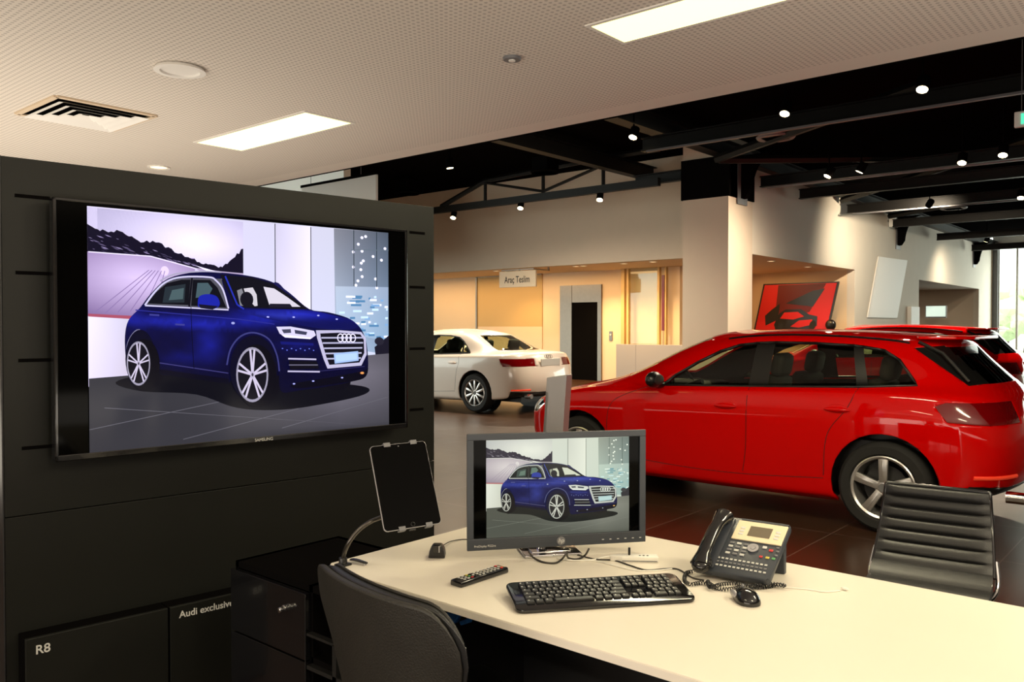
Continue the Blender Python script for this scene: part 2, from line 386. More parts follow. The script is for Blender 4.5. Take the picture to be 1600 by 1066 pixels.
# lit glass cabin and counter at the right end of the recess
xa, xb, _, zt = rectY(972, 421, 1066, 540, 18.3)
zc = atY(1000, 538, 18.2).z
gp = thing('glass_partition', 'amber lit framed glass partition at the right end of the recess', 'partition', (xa, 18.3, 0))
W = xb-xa+.2; px = lambda p: atY(p, 480, 18.3).x-xa
mb = MB()
for a, b in ((0, .10), (px(982)-.03, px(982)+.03), (px(1030)-.03, px(1030)+.03), (px(1041)-.02, px(1041)+.02)): mb.b2((a, -.05, 0), (b, .05, zt))
mb.b2((0, -.05, zt), (W, .05, 2.95)); mb.build('frame', 'amber', gp)
MB().b2((px(982), -.01, zc), (px(1030), .01, zt)).build('glass_pane', 'glass', gp)
MB().b2((px(1036), -.07, 1.35), (px(1040), -.05, zt-.2)).build('pull_handle', M['posterdark'], gp)
ct = thing('reception_counter', 'low grey counter below the amber glass partition', 'counter', (xa+.05, 17.95, 0))
MB().b2((0, 0, 0), (W, .2, zc), bev=.005).build('front_panel', 'lobby', ct)
MB().b2((W*.3, -.004, 0), (W*.302, 0, zc)).build('panel_joint', 'grey', ct)
# hanging sign
a = atY(781, 422, 15.9); b = atY(838, 447, 15.9)
sg = thing('hanging_sign', 'small hanging sign reading Araç Teslim above the white car', 'sign', ((a.x+b.x)/2, 15.9, (a.z+b.z)/2))
sw, sh = b.x-a.x, a.z-b.z
MB().box((0, 0, -.03), (sw, .05, sh-.04), bev=.004).build('board', 'signboard', sg)
MB().box((0, 0, sh/2-.02), (sw*.88, .04, .03)).build('top_rail', 'steel', sg)
mb = MB()
for s in (-1, 1):
    mb = MB(); mb.b2((s*sw*.4-.015, .0, sh/2-.035), (s*sw*.4+.015, .66, sh/2-.005)); mb.b2((s*sw*.4-.015, .62, sh/2-.035), (s*sw*.4+.015, .66, 2.95-sg.location.z)); mb.build('wall_arm', 'steel', sg)
text('Araç Teslim', .235, 'text_k', sg, frame((0, -.03, -.12), (1, 0, 0), (0, 0, 1), (0, -1, 0)), align='CENTER', squash=.72, bold=.0015)
# recess downlights
def downlight(loc, label, r=.07):
    t = thing('downlight', label, 'downlight', loc, group=None)
    MB().lathe([(r, 0), (r*1.3, 0), (r*1.3, -.012), (r, -.008)], 24).build('trim_ring', 'white', t, smooth=40)
    MB().cyl((0, 0, -.003), r, .004).build('lens', 'lens_dim', t)
RD = [(845, 411), (885, 413), (967, 411), (1010, 408), (1205, 408), (1262, 417), (745, 421)]
RL = ['over the brown panel, nearest the hanging sign', 'over the left side of the lift', 'between the lift and the glass partition', 'over the amber glass partition',
      'over the red poster, left one', 'over the red poster, right one', 'in the recess soffit above the white saloon roof']
for (px_, py_), l in zip(RD, RL):
    p = atz(px_, py_, 2.95)
    p.y = max(p.y, 16.75)
    downlight(p, 'warm recessed downlight ' + l)
    lamp('SPOT', 'downlight_lamp', (p.x, p.y+(.5 if p.x < -10 else 0), 2.9), 150, (1, .62, .25), target=(p.x, p.y+(.9 if p.x < -10.4 else .6), 0), spot=R(115), blend=.8, size=.06)
lamp('AREA', 'recess_lamp', (-15, 17.4, 2.9), 150, (1, .62, .27), rot=(0, 0, 0), size=10, size_y=.8)
lamp('AREA', 'recess_lamp_end', (-9.2, 20.4, 2.9), 45, (1, .60, .25), rot=(0, 0, 0), size=1.5, size_y=3)
lamp('AREA', 'side_room_lamp', (-10, 33, 2.9), 60, (1, .85, .65), rot=(0, 0, 0), size=3, size_y=4)

# ---- poster and white panel (parallelogram boards)
def board(name, label, cat, P4, nrm, th, face, edge, extra=None):
    c = sum(P4, Vector())/4; t = thing(name, label, cat, c)
    n = Vector(nrm); q = [p-c for p in P4]
    mb = MB(); bm = bmesh.new(); f = bm.faces.new([bm.verts.new(p) for p in q]); r = bmesh.ops.extrude_face_region(bm, geom=[f])
    bmesh.ops.translate(bm, vec=-n*th, verts=[v for v in r['geom'] if isinstance(v, bmesh.types.BMVert)]); bmesh.ops.recalc_face_normals(bm, faces=bm.faces); mb._merge(bm)
    mb.build('frame', edge, t)
    mb = MB(); mb.quad(*[p*.955+n*.006 for p in q]); mb.build('face', face, t)
    return t, q, n
YP = 22.3
P4 = [atY(1176, 517, YP), atY(1292, 517, YP), atY(1311, 440, YP), atY(1193, 444, YP)]
P4[0].z = P4[1].z = 1.2
po, q, n = board('poster_board', 'red and black slanted poster board with a racing car, in the recess', 'poster', P4, (0, -1, 0), .06, 'posterred', 'carblack')
def pp(u, v, lift): return (q[0]*(1-u)*(1-v)+q[1]*u*(1-v)+q[2]*u*v+q[3]*(1-u)*v)*.955+n*lift
def art(mb, pts, lift, mi): mb.quad(*[pp(u, v, lift) for u, v in pts], mi=mi)
mb = MB()
art(mb, [(.20, .99), (.24, .45), (.45, .30), (.72, .45), (.86, .99)], .009, 0)
art(mb, [(.36, .62), (.75, .55), (.86, .90), (.70, .86)], .012, 1)
art(mb, [(.10, .38), (.18, .50), (.28, .62), (.30, .30), (.14, .18)], .012, 1)
mb.build('printed_backdrop', ['posterdark', 'carblack'], po)
mb = MB()     # a plain generic racing car
art(mb, [(.26, .20), (.30, .42), (.38, .50), (.60, .50), (.72, .40), (.84, .36), (.86, .18), (.80, .10), (.30, .08)], .015, 1)
art(mb, [(.33, .32), (.37, .44), (.56, .45), (.66, .36), (.52, .30)], .018, 0)
art(mb, [(.50, .16), (.60, .28), (.78, .30), (.80, .20), (.62, .14)], .018, 0)
for cx, cy in ((.37, .14), (.80, .18)): art(mb, [(cx+.045*math.cos(k*PI/6), cy+.10*math.sin(k*PI/6)) for k in range(12)], .02, 2)
mb.build('printed_car', ['posterred', 'carblack', 'tyre'], po)
b0 = atY(1298, 508, YP-.1)
pd = thing('poster_stand_foot', 'small black device on the floor beside the red poster right edge', 'device', (b0.x, YP-.1, 0))
MB().box((0, 0, b0.z/2), (.05, .05, b0.z)).build('post', 'black', pd); MB().ell((0, 0, b0.z), (.28, .2, .3)).build('head', 'carblack', pd, smooth=60)
XR = -7.37
P4 = [atX(1356, 496, XR), atX(1402, 497, XR), atX(1418, 407, XR), atX(1373, 401, XR)]
board('wall_panel', 'blank white slanted board hanging on the right wall', 'board', P4, (1, 0, 0), .06, 'white', 'white')
a = atX(1419, 479, XR); b = atX(1432, 505, XR)
MB().b2((-.02, -.0, -.4), (.10, b.y-a.y, a.z-1.1), bev=.01).build('t', 'white')
o = bpy.data.objects['t']; o.name = 'wall_cabinet'; o.location = (XR-.01, a.y, 1.1); tag(o, 'narrow white wall box right of the slanted white board', 'box')
# screen in the side room
a = atY(1446, 478, 33.9); b = atY(1479, 497, 33.9)
st = thing('wall_screen', 'small lit screen on the side room wall beyond the far opening', 'screen', ((a.x+b.x)/2, 33.9, (a.z+b.z)/2))
MB().box((0, 0, 0), (b.x-a.x, .05, a.z-b.z), bev=.01).build('frame', 'grey', st)
M['paleblue'] = mat('pale_screen', (.5, .6, .55), .3, emit=(.7, .9, .8), estr=.7)
MB().box((0, -.028, .02), ((b.x-a.x)*.92, .01, (a.z-b.z)*.85)).build('display', 'paleblue', st)
# wall speaker
a = atX(1388, 347, XR)
ws = thing('wall_speaker', 'small white speaker high on the right wall beside the bracket', 'speaker', (XR, a.y, a.z))
MB().box((.12, 0, 0), (.16, .2, .32), bev=.02).build('housing', 'white', ws); MB().box((.03, 0, .03), (.08, .06, .06)).build('mount', 'steel', ws)

# ---- pillar cap and corbels
cap = thing('pillar_cap', 'black steel cap around the top of the corner pillar', 'pillar cap', (-7.9, 15.75, 4.02))
mb = MB(); mb.b2((-.53, -.58, 0), (.53, .02, .8)); mb.b2((-.2, -.5, .0), (.53, .58, .8)); mb.build('sleeve', 'black', cap)
def corbel_mesh(n=10):
    pts = [(0, 0), (0, .85), (.62, .85)] + [(.62-.44*math.sin(t*PI/2/n), .85-.85*(1-math.cos(t*PI/2/n))*1.0) for t in range(1, n)] + [(.10, 0)]
    return pts
def corbel(y, z, label):
    t = thing('wall_bracket', label, 'bracket', (-7.4, y, z))
    MB().prism(corbel_mesh(), .16, frame((0, .08, 0), (1, 0, 0), (0, 0, 1), (0, -1, 0))).build('bracket_web', 'black', t)
    MB().b2((0, -.22, -.12), (.02, .22, .85)).build('back_plate', 'grey', t)
    return t
corbel(15.75, 4.02, 'curved black bracket on the corner pillar').location.x = -7.38
for (p_, q_), l in zip(((1403, 340), (1522, 382)), ('curved black bracket on the right wall above the slanted white board', 'curved black bracket on the right wall nearest the glass front')):
    a = atX(p_, q_, -7.4); corbel(a.y, 3.87, l)

# ---- black steel roof: lengthwise beams, trusses, tracks
def beam(name, label, lo, hi, grp='black steel roof beams', m='beam'):
    lo, hi = Vector(lo), Vector(hi); c = (lo+hi)/2; d = hi-lo
    t = thing(name, label, 'beam', c, group=None)
    ax = 0 if d.x > d.y else 1
    mb = MB()
    if ax == 0:
        mb.box((0, 0, 0), (d.x, .012, d.z)); mb.box((0, 0, d.z/2), (d.x, d.y, .02)); mb.box((0, 0, -d.z/2), (d.x, d.y, .02))
    else:
        mb.box((0, 0, 0), (.012, d.y, d.z)); mb.box((0, 0, d.z/2), (d.x, d.y, .02)); mb.box((0, 0, -d.z/2), (d.x, d.y, .02))
    mb.build('steel_section', m, t); return t
beam('roof_beam', 'black lengthwise roof beam running along the top of the right wall', (-7.45, 5.3, 4.72), (-7.2, 40, 5.0))
beam('roof_beam', 'black lengthwise roof beam left of the pillar, ending at the back wall', (-9.85, 5.3, 4.72), (-9.65, 16.3, 5.0))
beam('roof_beam', 'black lengthwise roof beam over the gap between both red cars', (-1.2, 5.3, 4.75), (-1.0, 40, 5.0))
CY = [(11.7, 'first from the white ceiling edge'), (16.25, 'second from the white ceiling edge'), (18.3, 'third from the white ceiling edge'),
      (21.4, 'fourth from the white ceiling edge'), (25.2, 'fifth from the white ceiling edge'), (30, 'sixth from the white ceiling edge'), (35, 'nearest the glass front')]
for y, l in CY:
    beam('cross_beam', 'black cross beam over the right hall, ' + l, (-7.2, y-.07, 4.3), (12, y+.07, 4.5))
def truss(y, xa, xb, label, zb=4.31, zt=4.95, n=4):
    t = thing('roof_truss', label, 'truss', ((xa+xb)/2, y, zb)); L = xb-xa
    MB().box((0, 0, .08), (L, .12, .16)).build('bottom_chord', 'beam', t)
    pts = [(-L*.42, .16), (-L*.2, zt-zb), (L*.25, zt-zb+.1), (L*.5, zt-zb+.1)]
    mb = MB()
    for a, b in zip(pts, pts[1:]): mb.tube([(a[0], 0, a[1]), (b[0], 0, b[1])], .06, 6)
    mb.build('top_chord', 'beam', t)
    for x in (-.2, .06, .3):
        MB().tube([(L*x, 0, .16), (L*x, 0, zt-zb)], .04, 6).build('post', 'beam', t)
    for a, b in ((-.2, .06), (.3, .06)):
        MB().tube([(L*a, 0, zt-zb-.05), (L*b, 0, .2)], .035, 6).build('diagonal', 'beam', t)
    return t
xa = atY(666, 325, 14.8).x; xb = atY(1030, 290, 14.8).x
tr = truss(14.8, xa, xb, 'black steel roof truss in front of the back wall')
MB().b2((xa-tr.location.x-.05, -.1, -.28), (xa-tr.location.x+.1, .1, .16)).build('end_post', 'beam', tr)
beam('cross_beam', 'short black cross beam tying the pillar cap to the truss', (-9.7, 15.4, 4.5), (-8.45, 15.55, 4.7))
# diagonal braces of the right hall
for i, (xa_, ya_, xb_, yb_, l) in enumerate([(-7.3, 14.5, -3.0, 11.8, 'from the pillar cap towards the camera side'), (-7.3, 14.6, -2.6, 18.2, 'from the pillar cap towards the glass front'),
        (-7.3, 21.3, -2.4, 16.3, 'over the slanted white board'), (-7.3, 25.2, -2, 21.4, 'over the far opening'), (-7.3, 9.5, -3, 5.4, 'just past the white ceiling edge')]):
    t = thing('roof_brace', 'black diagonal roof brace ' + l, 'brace', ((xa_+xb_)/2, (ya_+yb_)/2, 4.62))
    MB().tube([(xa_-t.location.x, ya_-t.location.y, 0), (xb_-t.location.x, yb_-t.location.y, 0)], .07, 6, flat=1.2).build('steel_tube', 'beam', t)
# cable trays with a pale edge, on the cross beams
for y, z0 in ((11.5, 4.24), (16.1, 4.24), (21.2, 4.24)):
    t = thing('cable_tray', 'thin grey cable tray under the %s cross beam' % {11.5: 'first', 16.1: 'second', 21.2: 'fourth'}[y], 'cable tray', (2, y, z0))
    mb = MB(); mb.box((0, 0, 0), (18, .06, .03)); mb.build('tray', 'grey', t)
# ---- ceiling devices and spots
def spot_fixture(loc, aim, label, energy=220, r=.07, hang=None, col=WARM, ang=R(60), bl=.6):
    aim = Vector(aim); loc = Vector(loc); d = (aim-loc).normalized()
    t = thing('track_spotlight', label, 'spotlight', loc, group=None)
    MB().cyl(-d*.08, r*1.05, .18, d, 20, bev=.008).build('housing', 'black', t, smooth=40)
    MB().cyl(d*.006, r*.92, .012, d, 20).build('lens', 'lens', t)
    if hang is None: hang = 5.2-loc.z
    MB().cyl(-d*.06+Vector((0, 0, (hang-.02)/2)), .012, hang).build('stem', 'black', t)
    lamp('SPOT', 'spot_lamp', loc+d*.03, energy, col, target=aim, spot=ang, blend=bl, size=.06)
SP = [  # px, py, height, aim, words
 (708, 340, 4.17, (-9.5, 10.5, .5), 'under the roof truss, leftmost of three'),
 (813, 325, 4.17, (-8, 10.0, .5), 'under the roof truss, middle of three'),
 (937, 312, 4.17, (-7, 9.5, .5), 'under the roof truss, rightmost of three'),
 (703, 262, 4.55, (-11.2, 12.0, .5), 'above the white saloon, hanging alone left of the long beam'),
 (989, 214, 4.5, (-4.6, 6.6, .6), 'hanging over the bonnet of the near red car'),
 (1226, 177, 4.4, (-3.2, 6.8, 1), 'hanging over the middle of the near red car'),
 (1441, 139, 4.3, (-1.6, 6.8, 1), 'nearest the camera, top right by the white ceiling edge'),
 (1293, 275, 4.2, (-6.6, 14.2, 1.6), 'right of the pillar cap, with visible black housing'),
 (1343, 268, 4.2, (-2.2, 6.0, .6), 'right of the pillar cap, brightest one facing the camera'),
 (1503, 254, 4.2, (-4, 13, 1), 'under the second cross beam, left of two'),
 (1567, 242, 4.2, (-2.5, 13, 1), 'under the second cross beam, right of two'),
 (1451, 321, 4.2, (-7.4, 24, 2.2), 'over the slanted white board'),
 (1595, 309, 4.2, (-4, 14, 1), 'at the right picture edge under the fourth cross beam'),
 (1541, 377, 4.25, (-7.4, 32, 1), 'farthest one near the glass front'),
]
EN = {708: 420, 813: 420, 937: 420, 703: 1500, 989: 800, 1226: 500, 1441: 500, 1293: 420, 1343: 560, 1451: 700, 1541: 350}
AN = {708: 80, 813: 80, 937: 80, 703: 150, 989: 90, 1293: 155, 1343: 150, 1451: 160, 1541: 140}
for px_, py_, z, aim, w in SP:
    p = atz(px_, py_, z)
    if 'truss' in w: p = atY(px_, py_, 14.8)
    if px_ == 1343: aim = (p.x-2.2, p.y-.4, 0)
    if px_ in (989, 1226, 1441, 1503, 1567, 1595): aim = (p.x, p.y-2.3, 0)
    if px_ in (708, 813, 937): aim = (p.x+1, p.y-2.2, 0)
    hang = (4.31-p.z) if 'truss' in w else 5.2-p.z
    spot_fixture(p, aim, 'lit black spotlight ' + w, energy=EN.get(px_, 900), ang=R(AN.get(px_, 80)), bl=(1.0 if px_ in (1293, 1343, 1451, 1541) else .6), hang=max(hang, .1))
# dark ceiling units
for px_, py_, z, l in ((1212, 216, 4.6, 'right of the pillar cap'), (852, 270, 4.75, 'above the roof truss'), (636, 303, 4.75, 'at the left end of the roof truss'), (1490, 326, 4.45, 'over the far opening')):
    p = atz(px_, py_, z); t = thing('ceiling_speaker', 'dark ceiling speaker unit ' + l, 'ceiling unit', p)
    MB().box((0, 0, .16), (.42, .42, .34), bev=.02).build('housing', 'black', t); MB().lathe([(.02, -.01), (.3, -.01), (.32, .02), (.3, .03)], 28).build('rim', 'grey' if px_ > 1100 else 'black', t, smooth=40)
    MB().cyl((0, 0, (5.2-z)/2+.1), .01, 5.2-z-.2).build('rod', 'black', t)
# exit sign
p = atz(1593, 187, 3.85)
ex = thing('exit_sign', 'hanging white emergency exit sign box at the right picture edge', 'sign', p)
MB().box((.12, 0, 0), (.34, .06, .18), bev=.01).build('box', 'white', ex); MB().box((.14, -.034, 0), (.24, .008, .12)).build('sign_face', 'exitgreen', ex)
MB().cyl((.02, 0, (5.2-p.z)/2), .004, 5.2-p.z).build('wire', 'grey', ex)
# hanging white board above the wall panel
a = atY(473, 293, 8.0); b = atY(589, 272, 8.0)
hb = thing('hanging_board', 'white banner board hanging behind the dark media wall', 'banner', (a.x, 8.0, b.z))
w = b.x-a.x; z_ = a.z-b.z
MB().b2((0, -.02, -1.0), (w, .02, 0), bev=.003).build('board', 'white', hb)
MB().b2((-.02, -.03, -.01), (w, .03, .03)).build('top_rail', 'black', hb)
for s in (.12, .8): MB().cyl((w*s, 0, .5), .004, 1.0).build('wire', 'grey', hb)

# ---- fittings in the white ceiling
def recessed_light(P4, label):
    c = sum(P4, Vector())/4; ax = (P4[1]-P4[0]).length; bx = (P4[2]-P4[1]).length
    lx = max(abs(p.x-c.x) for p in P4); ly = max(abs(p.y-c.y) for p in P4)
    t = thing('ceiling_light', label, 'ceiling light', c)
    mb = MB()
    for s in (-1, 1): mb.b2((-lx-.025, s*ly-.0125+s*.0125, -.006), (lx+.025, s*ly+.0125+s*.0125, 0)); mb.b2((s*lx-.0125+s*.0125, -ly, -.006), (s*lx+.0125+s*.0125, ly, 0))
    mb.build('frame', 'white', t)
    MB().b2((-lx, -ly, -.004), (lx, ly, 0)).build('diffuser', 'panel_light', t)
    return t
L1 = [atz(328, 225, CEIL), atz(476, 175.5, CEIL), atz(529.5, 187.5, CEIL), atz(377, 234.5, CEIL)]
recessed_light(L1, 'lit rectangular ceiling light above the media wall')
A_ = atz(923.6, 40, CEIL); B_ = atz(975.4, 64.6, CEIL)
L2 = [Vector((A_.x, A_.y, CEIL)), Vector((A_.x+1.5, A_.y, CEIL)), Vector((A_.x+1.5, B_.y, CEIL)), Vector((A_.x, B_.y, CEIL))]
if L2[0].y > L2[2].y: pass
recessed_light(L2, 'lit rectangular ceiling light cut by the top picture edge')
for k, (x, y) in enumerate(((-1.9, -1.2), (1.0, 3.2), (2.0, .4))):
    recessed_light([Vector((x-.75, y-.16, CEIL)), Vector((x+.75, y-.16, CEIL)), Vector((x+.75, y+.16, CEIL)), Vector((x-.75, y+.16, CEIL))],
        'lit rectangular ceiling light ' + ('nearest the rear wall', 'past the right desk end', 'on the near right side')[k])
for x, y, e_ in ((L2[0].x+.75, (A_.y+B_.y)/2, 45), (1.0, 3.2, 60), (2.0, .4, 60), (-1.9, -1.2, 25)):
    lamp('AREA', 'panel_lamp', (x, y, CEIL-.012), e_, (1, .88, .62), rot=(0, 0, 0), size=1.4, size_y=.28)
# square air vent
V4 = [atz(28, 178, CEIL), atz(80.6, 148, CEIL), atz(243.8, 178, CEIL), atz(180, 204.4, CEIL)]
c = sum(V4, Vector())/4; hx = (abs(V4[2].x-c.x)+abs(V4[0].x-c.x))/2; hy = (abs(V4[1].y-c.y)+abs(V4[3].y-c.y))/2
xs = [p.x for p in V4]; ys = [p.y for p in V4]; hx = (max(xs)-min(xs))/2*.92; hy = (max(ys)-min(ys))/2*.92
vt = thing('air_vent', 'square four way air vent in the white ceiling, left', 'vent', c)
mb = MB()
for s in (-1, 1): mb.b2((-hx, s*hy-.02, -.012), (hx, s*hy+.02, 0)); mb.b2((s*hx-.02, -hy, -.012), (s*hx+.02, hy, 0))
mb.build('frame', 'signboard', vt)
MB().b2((-hx, -hy, -.001), (hx, hy, .0)).build('dark_throat', 'black', vt)
for i in range(4):
    f0 = .92-.22*i; f1 = f0-.19
    A = [(-hx*f0, -hy*f0, -.03), (hx*f0, -hy*f0, -.03), (hx*f0, hy*f0, -.03), (-hx*f0, hy*f0, -.03)]
    B = [(-hx*f1, -hy*f1, -.006), (hx*f1, -hy*f1, -.006), (hx*f1, hy*f1, -.006), (-hx*f1, hy*f1, -.006)]
    mb = MB()
    for k in range(4): mb.quad(A[k], A[(k+1) % 4], B[(k+1) % 4], B[k])
    mb.build('louvre', 'white', vt)
p = atz(281, 107, CEIL); cs = thing('ceiling_loudspeaker', 'round white ceiling loudspeaker between the vent and the ceiling light', 'speaker', p)
MB().lathe([(.14, -.002), (.15, -.02), (.115, -.022), (.11, -.008)], 40).build('rim', 'white', cs, smooth=40); MB().cyl((0, 0, -.006), .115, .01, seg=40).build('grille', 'white', cs)
p = atz(800, 90, CEIL); cs = thing('smoke_detector', 'tiny round detector in the middle of the white ceiling', 'detector', p)
MB().cyl((0, 0, -.008), .05, .016, r2=.055).build('body', 'grey', cs, smooth=40); MB().cyl((0, 0, -.019), .02, .006).build('sensor', 'white', cs)
p = atz(248, 261, CEIL); downlight(p, 'small warm downlight in the ceiling just above the media wall', .08)
# ================================================================ CARS
def cage_mesh(rings, crease, name, levels=3):
    nc = len(rings[0]); bm = bmesh.new()
    V = [[bm.verts.new(p) for p in r] for r in rings]
    F = []
    for i in range(len(V)-1):
        for j in range(nc-1):
            f = bm.faces.new((V[i][j], V[i+1][j], V[i+1][j+1], V[i][j+1]))
    bmesh.ops.recalc_face_normals(bm, faces=bm.faces)
    cl = bm.edges.layers.float.get('crease_edge') or bm.edges.layers.float.new('crease_edge')
    for k, cval in crease.items():
        for j in range(nc-1):
            e = bm.edges.get((V[k][j], V[k][j+1]))
            if e: e[cl] = cval
    me = bpy.data.meshes.new('cage'); bm.to_mesh(me); bm.free()
    o = bpy.data.objects.new('cage', me); COL.objects.link(o)
    mi = o.modifiers.new('m', 'MIRROR'); mi.use_axis = (False, True, False); mi.use_clip = True; mi.merge_threshold = .002
    su = o.modifiers.new('s', 'SUBSURF'); su.levels = levels; su.render_levels = levels
    bpy.context.view_layer.update(); dg = bpy.context.evaluated_depsgraph_get()
    out = bpy.data.meshes.new_from_object(o.evaluated_get(dg)); bpy.data.objects.remove(o)
    b = bmesh.new(); b.from_mesh(out); bpy.data.meshes.remove(out)
    bmesh.ops.remove_doubles(b, verts=b.verts, dist=.0005)
    # fair the normals outwards
    b.normal_update()
    s = sum((f.calc_center_median()-Vector((0, 0, .7))).dot(f.normal)*f.calc_area() for f in b.faces)
    if s < 0: bmesh.ops.reverse_faces(b, faces=b.faces)
    return b
def in_poly(p, poly):
    x, y = p; c = False; n = len(poly)
    for i in range(n):
        x1, y1 = poly[i]; x2, y2 = poly[i-1]
        if (y1 > y) != (y2 > y) and x < (x2-x1)*(y-y1)/(y2-y1)+x1: c = not c
    return c
PRJ = {'side': (lambda v: (v.x, v.z), lambda a, b: Vector((-(b[1]-a[1]), 0, b[0]-a[0])), lambda p: Vector((p[0], 0, p[1]))),
       'front': (lambda v: (v.y, v.z), lambda a, b: Vector((0, -(b[1]-a[1]), b[0]-a[0])), lambda p: Vector((0, p[0], p[1]))),
       'top': (lambda v: (v.x, v.y), lambda a, b: Vector((-(b[1]-a[1]), b[0]-a[0], 0)), lambda p: Vector((p[0], p[1], 0)))}
def cut_out(bm, poly, view, cond, keep=True):
    """cut the outline POLY into the skin and take out what lies inside it; returns the removed patch as a bmesh"""
    pr, nr, p3 = PRJ[view]; xs = [p[0] for p in poly]; ys = [p[1] for p in poly]; m = .12
    bm.faces.ensure_lookup_table()
    for i in range(len(poly)):
        a, b = poly[i-1], poly[i]
        lo = (min(a[0], b[0])-.02, min(a[1], b[1])-.02); hi = (max(a[0], b[0])+.02, max(a[1], b[1])+.02)
        fs = []
        for f in bm.faces:
            c = f.calc_center_median()
            if not cond(c): continue
            q = [pr(v.co) for v in f.verts]
            if min(t[0] for t in q) > hi[0] or max(t[0] for t in q) < lo[0] or min(t[1] for t in q) > hi[1] or max(t[1] for t in q) < lo[1]: continue
            fs.append(f)
        if not fs: continue
        g = list({v for f in fs for v in f.verts})+list({e for f in fs for e in f.edges})+fs
        bmesh.ops.bisect_plane(bm, geom=g, dist=1e-5, plane_co=p3(a), plane_no=nr(a, b).normalized())
    ins = [f for f in bm.faces if cond(f.calc_center_median()) and in_poly(pr(f.calc_center_median()), poly)]
    out = None
    if keep and ins:
        out = bmesh.new(); mp = {}
        for f in ins:
            vs = []
            for v in f.verts:
                if v not in mp: mp[v] = out.verts.new(v.co)
                vs.append(mp[v])
            out.faces.new(vs)
        out.normal_update()
    bmesh.ops.delete(bm, geom=ins, context='FACES')
    return out
def patch(bm, name, m, parent, inset=0.0, smooth=40, thick=None):
    if bm is None: return None
    if inset:
        for v in bm.verts: pass
        ns = {v: v.normal.copy() for v in bm.verts}
        for v in bm.verts: v.co -= ns[v]*inset
    me = bpy.data.meshes.new(name); bm.to_mesh(me); bm.free(); me.materials.append(M[m] if isinstance(m, str) else m)
    me.shade_smooth()
    o = bpy.data.objects.new(name, me); COL.objects.link(o); o.parent = parent
    if thick: s = o.modifiers.new('thickness', 'SOLIDIFY'); s.thickness = thick; s.offset = -1
    return o
def plan(xf, xr, w, z, ax):
    af, ar = ax
    c = [(xf, 0), (xf-.04, .50*w), (xf-.20, .86*w), (xf-.50, .985*w), (af-.02, w), (af-.56, w), (.1, w), (-.6, w), (ar+.02, w), (xr+.40, .98*w), (xr+.13, .86*w), (xr+.03, .5*w), (xr, 0)]
    if isinstance(z, (int, float)): z = [z]*13
    return [(x, y, zz) for (x, y), zz in zip(c, z)]
def Z(*a): return list(a)
A3 = dict(ax=(1.315, -1.315), rw=.318, rings=None, tint='carglass')
ax = A3['ax']
A3['rings'] = [
 plan(2.02, -1.96, .80, Z(.20, .20, .20, .19, .18, .17, .17, .17, .18, .22, .26, .28, .28), ax),
 plan(2.12, -2.07, .868, Z(.24, .24, .24, .22, .22, .21, .21, .21, .22, .26, .31, .33, .33), ax),
 plan(2.16, -2.13, .878, Z(.36, .36, .37, .36, .34, .32, .32, .32, .34, .38, .42, .44, .44), ax),
 plan(2.18, -2.15, .892, Z(.55, .55, .55, .55, .55, .53, .53, .54, .55, .56, .58, .58, .58), ax),
 plan(2.16, -2.12, .894, Z(.66, .67, .68, .72, .76, .77, .78, .80, .81, .81, .80, .78, .78), ax),
 plan(2.09, -2.05, .862, Z(.75, .75, .77, .83, .87, .895, .925, .955, .975, .97, .95, .94, .94), ax),
 [(1.66, 0, .90), (1.64, .40, .89), (1.56, .66, .875), (1.40, .76, .88), (1.15, .79, .915), (.75, .80, .94), (.1, .80, .965), (-.6, .795, .99), (-1.3, .785, 1.015), (-1.66, .74, 1.02), (-1.88, .63, 1.01), (-1.98, .38, 1.0), (-2.0, 0, 1.0)],
 [(1.16, 0, .975), (1.14, .30, .97), (1.03, .55, .955), (.90, .68, .95), (.77, .745, .95), (.52, .772, .955), (.05, .775, .98), (-.6, .77, 1.01), (-1.3, .755, 1.04), (-1.62, .70, 1.06), (-1.82, .60, 1.06), (-1.93, .36, 1.05), (-1.95, 0, 1.05)],
 [(.74, 0, 1.20), (.72, .30, 1.195), (.64, .49, 1.18), (.54, .60, 1.165), (.42, .655, 1.155), (.18, .70, 1.16), (-.2, .71, 1.17), (-.7, .705, 1.19), (-1.25, .685, 1.20), (-1.50, .64, 1.21), (-1.66, .56, 1.21), (-1.76, .33, 1.21), (-1.78, 0, 1.21)],
 [(.30, 0, 1.372), (.28, .28, 1.366), (.21, .46, 1.35), (.11, .545, 1.335), (.0, .585, 1.335), (-.18, .61, 1.352), (-.45, .62, 1.362), (-.8, .612, 1.362), (-1.22, .592, 1.345), (-1.43, .565, 1.33), (-1.58, .50, 1.322), (-1.66, .30, 1.33), (-1.68, 0, 1.335)],
 [(.14, 0, 1.405), (.13, .14, 1.403), (.08, .27, 1.395), (.01, .35, 1.39), (-.07, .39, 1.39), (-.23, .40, 1.402), (-.48, .40, 1.41), (-.8, .40, 1.408), (-1.15, .38, 1.39), (-1.33, .35, 1.378), (-1.44, .30, 1.37), (-1.50, .18, 1.372), (-1.51, 0, 1.372)],
 [(.03, 0, 1.415), (.01, 0, 1.415), (-.02, 0, 1.416), (-.07, 0, 1.417), (-.13, 0, 1.418), (-.27, 0, 1.42), (-.48, 0, 1.42), (-.8, 0, 1.416), (-1.1, 0, 1.402), (-1.24, 0, 1.394), (-1.32, 0, 1.388), (-1.37, 0, 1.384), (-1.38, 0, 1.383)]]
